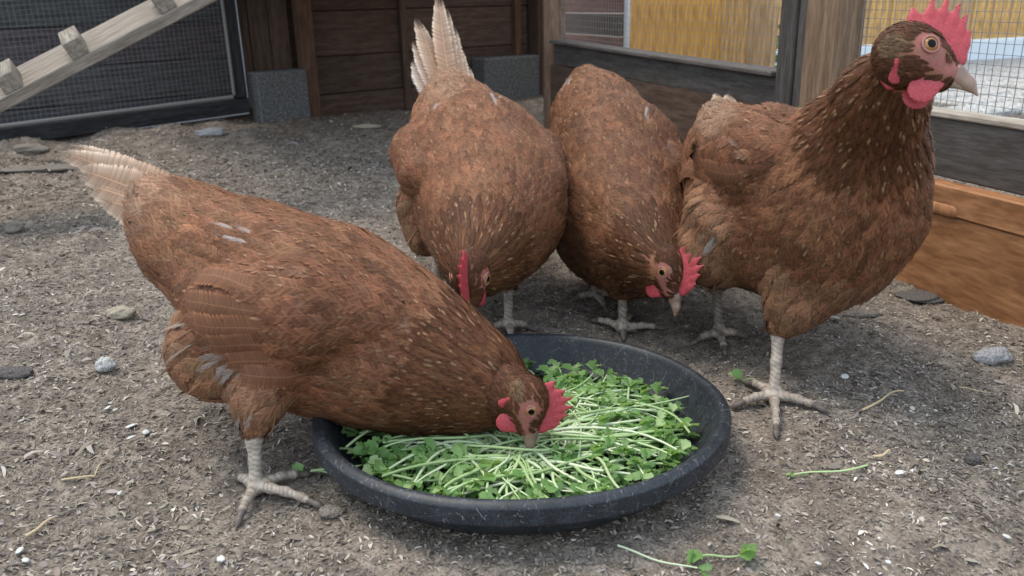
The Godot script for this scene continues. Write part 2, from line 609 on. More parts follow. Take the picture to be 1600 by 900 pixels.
func bw(s: float, h: float, o := 0.0) -> Vector3:
	return (BA + BD * s + Vector3.UP * h + BN * o) * K

func rw(s: float, h: float, o := 0.0) -> Vector3:
	return (WA + WD * s + Vector3.UP * h + WN * o) * K

# a sheet of welded wire between four corners: bottom-left, bottom-right, top-left
func wire_mesh(bl: Vector3, br: Vector3, tl: Vector3, step_u: float, step_v: float, r: float, mat_: Material, parent: Node) -> void:
	var b := Buf.new()
	var u := br - bl
	var v := tl - bl
	var n := u.cross(v).normalized()
	var bar := func(a: Vector3, e: Vector3, off: float) -> void:
		var t := (e - a).normalized()
		var s := t.cross(n).normalized()
		var ring := []
		for q in 2:
			for k in 4:
				var dir := s.rotated(t, k * PI / 2 + PI / 4)
				ring.append(b.put((a if q == 0 else e) + n * off + dir * r, dir))
		for k in 4: b.quad(ring[k], ring[(k + 1) % 4], ring[4 + (k + 1) % 4], ring[4 + k])
	var nu := int(u.length() / step_u)
	for k in nu + 1:
		var o := u * (float(k) / nu)
		var wob := u.normalized() * rng.randf_range(-0.0012, 0.0012)
		bar.call(bl + o + wob, bl + o + v - wob, r)
	var nv := int(v.length() / step_v)
	for k in nv + 1:
		var o := v * (float(k) / nv)
		var wob := v.normalized() * rng.randf_range(-0.0012, 0.0012)
		bar.call(bl + o - wob, bl + o + u + wob, -r)
	var m := part("wire_mesh", b.mesh(), mat_, parent)
	m.set_meta("kind", "stuff")

func build_back() -> void:
	# boarded wall
	var t := thing("wooden_wall", "dark brown boarded rear wall of the run, below the hen house", "wall")
	var rows := [[-0.03, 0.093], [0.096, 0.248], [0.251, 0.43], [0.433, 0.60], [0.603, 0.76]]
	for k in rows.size():
		var r: Array = rows[k]
		var mid: float = (r[0] + r[1]) * 0.5
		var out := 0.006 if k == 0 else (0.0 if k % 2 else -0.004)
		board("board", bw(1.165, mid, -0.012 + out), bw(2.42, mid, -0.012 + out), Vector3.UP, (r[1] - r[0]) * K, 0.022 * K, M.brown[(k * 2 + 1) % 3], t)
	for k in 3:
		board("board", bw(0.895 + 0.083 * k, 0.2, -0.03), bw(0.895 + 0.083 * k, 0.76, -0.03), BD, 0.08 * K, 0.02 * K, M.brown[k], t)
	board("backing", bw(1.165, 0.36, -0.045), bw(2.42, 0.36, -0.045), Vector3.UP, 0.8 * K, 0.012 * K, M.brown[0], t)
	board("backing", bw(0.86, 0.40, -0.055), bw(1.14, 0.40, -0.055), Vector3.UP, 0.75 * K, 0.012 * K, M.brown[0], t)
	board("sill_board", bw(-1.0, 0.01, -0.01), bw(0.905, 0.022, -0.01), Vector3.UP, 0.10 * K, 0.03 * K, M.brown[0], t)
	board("upright", bw(1.148, -0.03, 0.025), bw(1.148, 0.76, 0.025), BD, 0.062 * K, 0.05 * K, wood(lin(0.14, 0.078, 0.052), M.soft_tex, 0.6), t)
	board("upright", bw(1.62, 0.0, 0.012), bw(1.62, 0.76, 0.012), BD, 0.03 * K, 0.02 * K, M.brown[2], t)
	board("upright", bw(2.25, 0.2, 0.012), bw(2.25, 0.76, 0.012), BD, 0.035 * K, 0.03 * K, wood(lin(0.15, 0.085, 0.055), M.soft_tex, 0.3), t)
	board("rear_post", bw(2.365, -0.03, 0.05), bw(2.365, 0.76, 0.05), BD, 0.085 * K, 0.08 * K, M.brown[1], t)
	# blocks
	var cb := part("concrete_block", cbox(Vector3(0.213, 0.235, 0.11) * K, 0.006), M.concrete, self, Transform3D(Basis(BD, Vector3.UP, BN), bw(1.008, 0.092, 0.035)))
	tag(cb, "grey concrete block standing between the mesh door and the brown upright", "block", "concrete blocks along the rear wall")
	# its raised rim
	cb = part("concrete_block", cbox(Vector3(0.33, 0.235, 0.11) * K, 0.006), M.concrete, self, Transform3D(Basis(BD, Vector3.UP, BN), bw(2.145, 0.085, 0.06)))
	tag(cb, "grey concrete block in the dark rear corner beside the post", "block", "concrete blocks along the rear wall")
	# mesh door
	t = thing("mesh_door", "black framed door of wire mesh behind the plank ramp", "door")
	board("bottom_rail", bw(-0.9, 0.02, 0.03), bw(0.876, 0.088, 0.03), Vector3.UP, 0.056 * K, 0.035 * K, M.frame, t)
	board("stile", bw(0.8465, 0.117, 0.03), bw(0.8465, 0.9, 0.03), BD, 0.045 * K, 0.033 * K, M.frame, t)
	board("mesh_trim", bw(-0.9, 0.058, 0.05), bw(0.815, 0.1235, 0.05), Vector3.UP, 0.012 * K, 0.008 * K, M.wire_dark, t)
	board("mesh_trim", bw(0.819, 0.128, 0.05), bw(0.819, 0.9, 0.05), BD, 0.011 * K, 0.008 * K, M.wire_dark, t)
	board("gap_light_strip", bw(0.34, 0.034, 0.035), bw(0.876, 0.0545, 0.035), Vector3.UP, 0.008 * K, 0.012 * K, M.metal, t)  # bright metal strip standing in for daylight through the gap under the door
	board("gap_light_strip", bw(0.876, 0.062, 0.036), bw(0.872, 0.9, 0.036), BD, 0.006 * K, 0.012 * K, M.metal, t)  # likewise for the light gap beside the stile, no real strip there
	wire_mesh(bw(-0.9, 0.06, 0.038), bw(0.82, 0.128, 0.038), bw(-0.9, 0.86, 0.038), 0.0150, 0.0140, 0.0005, M.wire_dark, t)
	# shed behind the door
	t = thing("shed_wall", "dark weathered board wall standing behind the mesh door", "wall")
	board("backing", bw(-1.6, 0.5, -0.475), bw(1.4, 0.5, -0.475), Vector3.UP, 1.1 * K, 0.015 * K, M.brown[0], t)
	for k in 7:
		board("board", bw(-1.6, 0.02 + 0.15 * k, -0.45), bw(1.4, 0.02 + 0.15 * k, -0.45), Vector3.UP, 0.146 * K, 0.02 * K, wood(lin(0.078 + 0.008 * (k % 3), 0.082 + 0.006 * (k % 2), 0.094), M.soft_tex, 0.23 * k), t)

func build_right() -> void:
	# free corner post
	var p := part("corner_post", cbox(Vector3(1.0, 0.07, 0.07) * K, 0.003), M.post, self, Transform3D(Basis(Vector3.UP, WN.rotated(Vector3.UP, -0.32), Vector3.UP.cross(WN.rotated(Vector3.UP, -0.32))), rw(-0.02, 0.46, -0.012)))
	tag(p, "square brown timber post standing free before the dark rear corner", "post")
	var t := thing("mesh_fence", "timber side wall with wire mesh panels above an orange kick board", "fence")
	# panel one
	board("bottom_rail", rw(0.06, 0.288, 0.0), rw(1.222, 0.270, 0.0), Vector3.UP, 0.062 * K, 0.045 * K, M.char[0], t)
	board("sill_strip", rw(0.06, 0.326, 0.008), rw(1.222, 0.3045, 0.008), Vector3.UP, 0.010 * K, 0.06 * K, M.char[2], t)
	board("board", rw(0.03, 0.185, 0.012), rw(1.36, 0.178, 0.012), Vector3.UP, 0.135 * K, 0.02 * K, M.brown[2], t)
	board("board", rw(0.03, 0.045, 0.010), rw(1.36, 0.045, 0.010), Vector3.UP, 0.14 * K, 0.02 * K, M.brown[1], t)
	wire_mesh(rw(0.06, 0.325, -0.006), rw(1.222, 0.303, -0.006), rw(0.06, 0.95, -0.006), 0.0140, 0.0150, 0.00042, M.wire, t)
	board("stile", rw(1.249, 0.0, 0.004), rw(1.249, 0.95, 0.004), WD, 0.050 * K, 0.05 * K, M.char[0], t)
	board("stile", rw(1.289, 0.0, 0.002), rw(1.289, 0.95, 0.002), WD, 0.028 * K, 0.046 * K, M.char[1], t)
	board("wood_post", rw(1.347, -0.03, 0.002), rw(1.347, 0.95, 0.002), WD, 0.085 * K, 0.06 * K, wood(lin(0.25, 0.17, 0.112), M.soft_tex, 0.35, 0.75, Vector3(1.3, 14, 14), 0.05), t)
	# panel two
	board("rail_board", rw(1.392, 0.222, -0.004), rw(3.4, 0.207, -0.004), Vector3.UP, 0.088 * K, 0.03 * K, M.char[1], t)
	board("sill_strip", rw(1.392, 0.272, -0.006), rw(3.4, 0.257, -0.006), Vector3.UP, 0.010 * K, 0.04 * K, wood(lin(0.42, 0.38, 0.32), M.soft_tex, 0.2), t)
	wire_mesh(rw(1.392, 0.275, -0.02), rw(3.0, 0.262, -0.02), rw(1.392, 0.95, -0.02), 0.0127, 0.0127, 0.0005, M.wire, t)
	board("kick_board", rw(1.365, 0.150, 0.022), rw(3.4, 0.146, 0.022), Vector3.UP, 0.046 * K, 0.03 * K, M.orange[1], t, 0.0025)
	board("kick_board", rw(1.365, 0.050, 0.020), rw(3.4, 0.047, 0.020), Vector3.UP, 0.152 * K, 0.03 * K, M.orange[0], t, 0.0015)
	var plug := CapsuleMesh.new()
	plug.radius = 0.0095 * K
	plug.height = 0.066 * K
	plug.radial_segments = 20
	plug.rings = 6
	part("wood_plug", plug, M.orange[2], t, Transform3D(Basis(Vector3.UP, -WD, WN * 0.5), rw(1.667, 0.1345, 0.036)))

func build_outside() -> void:
	var p0 := rw(0, 0, -0.75)
	# near yellow boards and the brown panel beside them
	var t := thing("yellow_board_wall", "yellow painted board wall outside the mesh, next to a brown panel", "wall")
	var xs := [988.0, 1060.0, 1131.0, 1174.0, 1214.0]
	for k in 4:
		var a := on_plane(xs[k], 20, p0, WN)
		var e := on_plane(xs[k + 1], 20, p0, WN)
		var m := (a + e) * 0.5
		board("board", Vector3(m.x, -0.05, m.z), Vector3(m.x, 1.3, m.z), WD, a.distance_to(e) - 0.003, 0.02, M.yellow[[0, 0, 1, 2][k]], t)
	t = thing("brown_panel", "reddish brown panel with a pale edge strip outside the mesh", "panel")
	var a := on_plane(845, 20, p0, WN)
	var e := on_plane(974, 20, p0, WN)
	for k in 8:
		board("slat", Vector3(a.x, 0.02 + 0.09 * k, a.z), Vector3(e.x, 0.02 + 0.09 * k, e.z), Vector3.UP, 0.086, 0.018, M.brown[k % 3] if k % 2 else wood(lin(0.16, 0.08, 0.055), M.soft_tex, 0.1 * k), t)
	var s := on_plane(980.5, 20, p0, WN)
	board("edge_strip", Vector3(s.x, -0.05, s.z), Vector3(s.x, 1.0, s.z), WD, 0.022, 0.022, M.metal, t)
	# shrub in the gap
	var c := on_plane(1229, 110, rw(0, 0, -1.1), WN)
	t = thing("shrub", "small green leafy shrub behind the yellow board wall", "shrub", Vector3(c.x, 0.0, c.z))
	var b := Buf.new()
	for k in 900:
		var q := Vector3(rng.randfn(0, 0.09), absf(rng.randfn(0.16, 0.1)), rng.randfn(0, 0.09))
		var d := Vector3(rng.randfn(), rng.randfn(), rng.randfn()).normalized()
		var sd := d.cross(Vector3(0.3, 1, 0.2)).normalized()
		var nn := d.cross(sd)
		var l := rng.randf_range(0.02, 0.035)
		var i0 := b.put(q, nn); var i1 := b.put(q + d * l * 0.5 + sd * l * 0.3, nn); var i2 := b.put(q + d * l, nn); var i3 := b.put(q + d * l * 0.5 - sd * l * 0.3, nn)
		b.quad(i0, i1, i2, i3)
	part("foliage", b.mesh(), M.shrub, t).set_meta("kind", "stuff")
	var stem := CylinderMesh.new()
	stem.top_radius = 0.006; stem.bottom_radius = 0.011; stem.height = 0.3
	part("stem", stem, M.brown[0], t, Transform3D(Basis(), Vector3(0, 0.14, 0)))
	# paving beyond the right-hand panel, and the fence at its far side
	var paving := thing("paving", "", "")
	paving.set_meta("kind", "structure")
	var g0 := (CP + ray(1560, 97) * ((0.01 - H) / ray(1560, 97).y))
	var dir := Vector3(0.93, 0, -0.36).normalized()
	var far := Vector3(0.36, 0, 0.93).normalized()
	for r in 16:
		for k in 14:
			var w := 0.36
			var dd := 0.17
			var q := g0 + dir * ((k - 5.0) * w + (0.18 if r % 2 else 0.0)) + far * ((r + 0.55) * dd)
			if (q - WA * K).dot(WN) > -0.2: continue
			part("slab", cbox(Vector3(w - rng.randf_range(0.012, 0.03), 0.05, dd - rng.randf_range(0.012, 0.035)), 0.008), M.paving, paving, Transform3D(Basis(dir, Vector3.UP, -dir.cross(Vector3.UP)).rotated(Vector3.UP, rng.randf_range(-0.03, 0.03)), q + Vector3.UP * rng.randf_range(-0.006, 0.006)))
	t = thing("plinth", "pale blue low wall at the far edge of the stone paving", "low wall")
	board("plinth_course", g0 + dir * -1.6 + Vector3.UP * 0.05, g0 + dir * 3.2 + Vector3.UP * 0.05, Vector3.UP, 0.15, 0.1, M.paleblue, t, 0.006)
	t = thing("tan_fence", "tall tan timber fence on the pale blue low wall", "fence")
	for k in 34:
		var q := g0 + dir * (-1.6 + 0.141 * k) + Vector3.UP * 0.13
		board("plank", q, q + Vector3.UP * 1.5, dir, 0.136, 0.02, M.yellow[1 + (k * 7 % 5) % 2], t)

func build_house() -> void:
	# raised hen house above the rear of the run; its floor shades the ground and walls below
	var t := thing("hen_house", "raised brown hen house on posts above the rear of the run", "hen house")
	for k in 7:
		board("floor_board", bw(0.4, 0.70, 0.07 + 0.14 * k), bw(1.75, 0.70, 0.07 + 0.14 * k), BN, 0.138 * K, 0.025 * K, M.house, t)
	for k in 4:
		board("wall_board", bw(0.4, 0.80 + 0.15 * k, 0.98), bw(1.75, 0.80 + 0.15 * k, 0.98), Vector3.UP, 0.148 * K, 0.02 * K, M.house, t)
		board("wall_board", bw(0.4, 0.80 + 0.15 * k, 0.02), bw(1.75, 0.80 + 0.15 * k, 0.02), Vector3.UP, 0.148 * K, 0.02 * K, M.house, t)
	board("roof", bw(0.3, 1.4, 0.5), bw(1.85, 1.4, 0.5), BN, 1.2 * K, 0.03 * K, M.house, t)

func build_ramp() -> void:
	var a := P(-120, 240, 1.72)
	var along_h := Vector3(0.92, 0, -0.39).normalized()
	# rise so that the near edge passes the photograph's line (0,180) to (340,0)
	var q := P(340, 2, 1.72 + 0.25)
	var n := along_h.cross(Vector3.UP)
	var e0 := on_plane(0, 178, a, n)
	var e1 := on_plane(338, 2, a, n)
	var x := (e1 - e0).normalized()
	var z := Vector3(-0.39, 0.30, -0.92)    # across, away from the lens; the plank is tipped a little
	z = (z - x * z.dot(x)).normalized()
	var y := z.cross(x)
	if y.y < 0: y = -y
	var w := 0.13
	var th := 0.023
	var lo := e0 - x * 0.55
	var hi := e1 + x * 0.28
	var t := thing("plank_ramp", "weathered grey plank ramp with cross cleats before the mesh door", "ramp", lo)
	var bs := Basis(x, y, x.cross(y))
	var zz := bs.z if bs.z.dot(z) > 0 else -bs.z
	part("plank", cbox(Vector3(lo.distance_to(hi), th, w), 0.002), M.pale[0], t, Transform3D(bs, (hi - lo) * 0.5 + y * th * 0.5 + zz * w * 0.5))
	for px in [[22, 140], [125, 85], [262, 12]]:
		var hit := on_plane(px[0], px[1] , e0 + y * th, n)
		var s := (hit - e0).dot(x)
		var bs2 := Basis(zz, y, zz.cross(y))
		part("cleat", cbox(Vector3(w * 0.62, 0.033, 0.034), 0.0015), M.pale[1 + int(px[0]) % 2], t, Transform3D(bs2, (e0 - lo) + x * s + y * (th + 0.0165) + zz * w * 0.315))

# ---------------------------------------------------------------- bowl and greens
func build_bowl() -> Transform3D:
	var prof := [[0.0, 0.0], [0.150, 0.0], [0.158, 0.002], [0.164, 0.008], [0.1755, 0.0232], [0.1760, 0.0242], [0.1768, 0.0246], [0.1848, 0.0248], [0.1858, 0.0252], [0.1866, 0.0262], [0.1868, 0.0275], [0.1868, 0.0385], [0.1862, 0.0405], [0.1825, 0.0432], [0.179, 0.0432], [0.1762, 0.0418], [0.174, 0.038], [0.164, 0.0165], [0.158, 0.0095], [0.150, 0.0065], [0.0, 0.0055]]
	var b := Buf.new()
	var seg := 128
	for k in seg + 1:
		var a := TAU * k / seg
		var wob := 1.0 + 0.0025 * sin(a * 3.0 + 1.0) + 0.0015 * sin(a * 7.0)
		for q in prof.size():
			var p: Array = prof[q]
			var p0: Array = prof[maxi(q - 1, 0)]
			var p1: Array = prof[mini(q + 1, prof.size() - 1)]
			var tn := Vector2(p1[0] - p0[0], p1[1] - p0[1]).normalized()
			var nr := Vector3(cos(a) * tn.y, -tn.x, sin(a) * tn.y)
			b.put(Vector3(cos(a) * p[0] * wob, p[1] + 0.0006 * sin(a * 5.0) * (1 if p[1] > 0.02 else 0), sin(a) * p[0] * wob), nr)
	for k in seg:
		for q in prof.size() - 1:
			var s := k * prof.size() + q
			b.quad(s, s + 1, s + prof.size() + 1, s + prof.size())
	var xf := Transform3D(Basis(Vector3.RIGHT, -0.0524), BOWL)
	var t := thing("feed_bowl", "round shallow black rubber bowl full of greens on the soil", "bowl", BOWL)
	t.transform = xf
	part("bowl_body", b.mesh(), M.bowl, t)
	return xf

func leaf_mesh(kind: int, r: RandomNumberGenerator) -> ArrayMesh:
	# unit leaf along +x, petiole at the origin
	var b := Buf.new()
	var st := [0.0, 0.16, 0.3, 0.42, 0.55, 0.68, 0.82, 0.93, 1.0]
	var wd: Array = [[0.04, 0.07, 0.18, 0.30, 0.37, 0.37, 0.30, 0.17, 0.02], [0.03, 0.15, 0.10, 0.27, 0.16, 0.34, 0.31, 0.18, 0.02], [0.03, 0.05, 0.10, 0.26, 0.40, 0.42, 0.34, 0.20, 0.03], [0.04, 0.20, 0.13, 0.30, 0.20, 0.36, 0.24, 0.14, 0.01]][kind % 4]
	var curl := r.randf_range(0.1, 0.5)
	var fold := r.randf_range(0.15, 0.55)
	var twist := r.randf_range(-0.5, 0.5)
	for k in st.size():
		var s: float = st[k]
		var c := Vector3(s, 0.22 * sin(s * 2.2) - curl * s * s * 0.6, 0.06 * sin(s * 4.0))
		for q in [-1, 0, 1]:
			var w: float = wd[k] * (1.0 + r.randf_range(-0.12, 0.12)) * q
			var up := absf(w) * fold + 0.05 * sin(s * 14.0 + q) * absf(float(q))
			var p := c + Vector3(0.08 * absf(float(q)) * sin(k * 2.1), up + w * twist * s, w)
			b.put(p, Vector3(curl * s, 1, -q * fold).normalized())
	for k in st.size() - 1:
		for q in 2:
			var s := k * 3 + q
			b.quad(s, s + 1, s + 4, s + 3)
	return b.mesh()

func stem_mesh(L: float, rad: float, r: RandomNumberGenerator) -> Array:
	# returns [mesh, tip, tip direction]
	var b := Buf.new()
	var n := 9
	var a1 := r.randf_range(-0.16, 0.16)
	var a2 := r.randf_range(-0.05, 0.05)
	var h := r.randf_range(0.0, 0.07)
	var pts := []
	for k in n + 1:
		var t := float(k) / n
		pts.append(Vector3(t, h * sin(t * PI) + 0.008 * sin(t * 9.0), a1 * sin(t * PI) + a2 * sin(t * TAU)) * L)
	for k in n + 1:
		var tn: Vector3 = (pts[mini(k + 1, n)] - pts[maxi(k - 1, 0)]).normalized()
		var s := tn.cross(Vector3.UP).normalized()
		var u := s.cross(tn)
		var rr := rad * lerpf(1.0, 0.7, float(k) / n)
		for q in 5:
			var d := s * cos(q * TAU / 5) + u * sin(q * TAU / 5)
			b.put(pts[k] + d * rr, d)
	for k in n:
		for q in 5:
			b.quad(k * 5 + q, k * 5 + (q + 1) % 5, (k + 1) * 5 + (q + 1) % 5, (k + 1) * 5 + q)
	return [b.mesh(), pts[n], (pts[n] - pts[n - 1]).normalized()]

func append_mesh(b: Buf, m: ArrayMesh, xf: Transform3D, col: Color) -> void:
	var a := m.surface_get_arrays(0)
	var base := b.v.size()
	var vs: PackedVector3Array = a[Mesh.ARRAY_VERTEX]
	var ns: PackedVector3Array = a[Mesh.ARRAY_NORMAL]
	for k in vs.size(): b.put(xf * vs[k], (xf.basis * ns[k]).normalized(), col)
	for k in a[Mesh.ARRAY_INDEX]: b.i.append(base + k)

func heap(r: float) -> float:
	return 0.011 + 0.005 * maxf(0.0, 1.0 - pow(r / 0.158, 2.0))

func build_greens(xf: Transform3D) -> void:
	var r := RandomNumberGenerator.new()
	r.seed = 404
	var leaves := []
	for k in 8: leaves.append(leaf_mesh(k, r))
	var kinds := []
	for k in 12:
		var L := r.randf_range(0.055, 0.14)
		var s := stem_mesh(L, r.randf_range(0.0009, 0.0019), r)
		var ls := []
		for q in r.randi_range(2, 4):
			var dir: Vector3 = s[2]
			var bs := Basis(Vector3.UP, r.randf_range(-1.3, 1.3)) * Basis(dir, r.randf_range(-0.7, 0.7)) * Basis(Vector3.FORWARD, r.randf_range(-0.7, 0.15))
			var size := r.randf_range(0.009, 0.0165)
			var back := r.randf_range(0.0, 0.22) if q > 1 else 0.0
			ls.append([r.randi() % 8, Transform3D(bs.scaled(Vector3.ONE * size), s[1] * (1.0 - back)), r.randi() % 4])
		kinds.append([s[0], ls, L])
	# the depth of the heap
	var b := Buf.new()
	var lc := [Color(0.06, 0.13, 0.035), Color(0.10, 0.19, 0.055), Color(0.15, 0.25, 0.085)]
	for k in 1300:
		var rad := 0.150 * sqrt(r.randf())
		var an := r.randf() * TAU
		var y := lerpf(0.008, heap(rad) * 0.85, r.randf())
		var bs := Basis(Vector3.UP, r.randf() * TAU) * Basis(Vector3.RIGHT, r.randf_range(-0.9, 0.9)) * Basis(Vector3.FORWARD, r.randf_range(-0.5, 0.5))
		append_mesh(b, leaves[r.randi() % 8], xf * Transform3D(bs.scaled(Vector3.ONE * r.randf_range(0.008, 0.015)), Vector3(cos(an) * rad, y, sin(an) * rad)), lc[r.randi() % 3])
	for k in 120:
		var rad := 0.10 * sqrt(r.randf())
		var an := r.randf() * TAU
		var c := Color(0.22, 0.33, 0.13).lerp(Color(0.38, 0.46, 0.25), r.randf())
		var yaw := r.randf() * TAU
		var e := Vector3(cos(an) * rad, heap(rad) * 0.8, sin(an) * rad) - Basis(Vector3.UP, yaw).x * 0.03
		append_mesh(b, kinds[r.randi() % 12][0], xf * Transform3D(Basis(Vector3.UP, yaw) * Basis(Vector3.FORWARD, r.randf_range(-0.15, 0.1)), e), c)
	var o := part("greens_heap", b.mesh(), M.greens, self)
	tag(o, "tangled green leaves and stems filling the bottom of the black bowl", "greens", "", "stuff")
	# the sprouts on top, one by one
	var made := 0
	while made < 290:
		var kd: Array = kinds[r.randi() % 12]
		var L: float = kd[2]
		var root := Vector2(r.randfn(-0.005, 0.055), r.randfn(0.03, 0.05))
		var out := (root - Vector2(0.0, 0.035)).angle() + r.randfn(0.0, 0.75)
		if made % 3 == 0:
			var an := r.randf() * TAU
			root = Vector2.from_angle(an) * r.randf_range(0.02, 0.13)
			out = an + r.randfn(0.0, 0.9)
		var tip := root + Vector2.from_angle(out) * L
		if root.length() > 0.148 or tip.length() > 0.150: continue
		var y0 := heap(root.length()) + r.randf_range(-0.004, 0.006)
		var y1 := heap(tip.length()) + r.randf_range(0.0, 0.008)
		var dirv := Vector3(tip.x - root.x, y1 - y0, tip.y - root.y).normalized()
		var side := Vector3.UP.cross(dirv).normalized()
		var bs := Basis(dirv, dirv.cross(-side), -side).orthonormalized()
		if bs.determinant() < 0: bs.z = -bs.z
		if bs.y.y < 0: bs = bs * Basis(Vector3.RIGHT, PI)
		var sk := r.randi() % 4
		var lb := "%s sprout with %s leaves on a %s stem, heaped in the black bowl" % ["long" if L > 0.09 else ("short" if L < 0.07 else "middling"), ["two", "three", "four"][kd[1].size() - 2], ["pale green", "light green", "whitish", "mid green"][sk]]
		var t := thing("sprout", lb, "sprout", Vector3.ZERO, "sprouts heaped in the black bowl")
		t.transform = xf * Transform3D(bs, Vector3(root.x, y0, root.y))
		part("stem", kd[0], M.stem[sk], t)
		for q in kd[1]: part("leaf", leaves[q[0]], M.leaf[q[2]], t, q[1])
		made += 1
	# pieces dropped on the soil
	var drops := [[965, 852, 1090, 888, "pale stemmed sprout dropped on the soil before the bowl", 0], [1090, 870, 1165, 868, "loose curled green sprig lying beside the dropped pale stem", 3], [1355, 727, 1240, 742, "thin bent green stem lying alone on the bare soil", 5], [1195, 618, 1160, 596, "small green scrap behind the standing hen's foot", 7], [540, 760, 470, 742, "small pale green scrap beside the feeding hen's foot", 9]]
	for q in drops:
		var a := G(q[0], q[1], 0.003)
		var e := G(q[2], q[3], 0.003)
		var kd: Array = kinds[q[5]]
		var x := (e - a).normalized()
		var z := x.cross(Vector3.UP).normalized()
		var t := thing("dropped_sprig", q[4], "sprig", a, "")
		var sc: float = a.distance_to(e) / kd[2]
		t.basis = Basis(x, z.cross(x), z)
		part("stem", kd[0], M.stem[2 if q[5] == 0 else 1], t, Transform3D(Basis().scaled(Vector3(sc, 1, minf(sc, 1.2))), Vector3.ZERO))
		for l in kd[1]:
			var lx: Transform3D = l[1]
			lx.origin.x *= sc
			if q[5] == 5: lx.basis = lx.basis.scaled(Vector3.ONE * 0.55)
			part("leaf", leaves[l[0]], M.leaf[l[2]], t, lx)

# ---------------------------------------------------------------- small things on the soil
func stone(size: Vector3, seed_: int) -> ArrayMesh:
	var n := FastNoiseLite.new()
	n.seed = seed_
	n.frequency = 0.9
	n.fractal_octaves = 3
	var b := Buf.new()
	var R := 14
	var S := 22
	for j in R + 1:
		for k in S:
			var th := PI * j / R
			var ph := TAU * k / S
			var d := Vector3(sin(th) * cos(ph), cos(th), sin(th) * sin(ph))
			var f := 1.0 + 0.42 * n.get_noise_3dv(d * 1.4)
			b.put(d * f * size * 0.5, d)
	for j in R:
		for k in S:
			b.quad(j * S + k, (j + 1) * S + k, (j + 1) * S + (k + 1) % S, j * S + (k + 1) % S)
	var st := SurfaceTool.new()
	st.create_from(b.mesh(), 0)
	st.generate_normals()
	return st.commit()

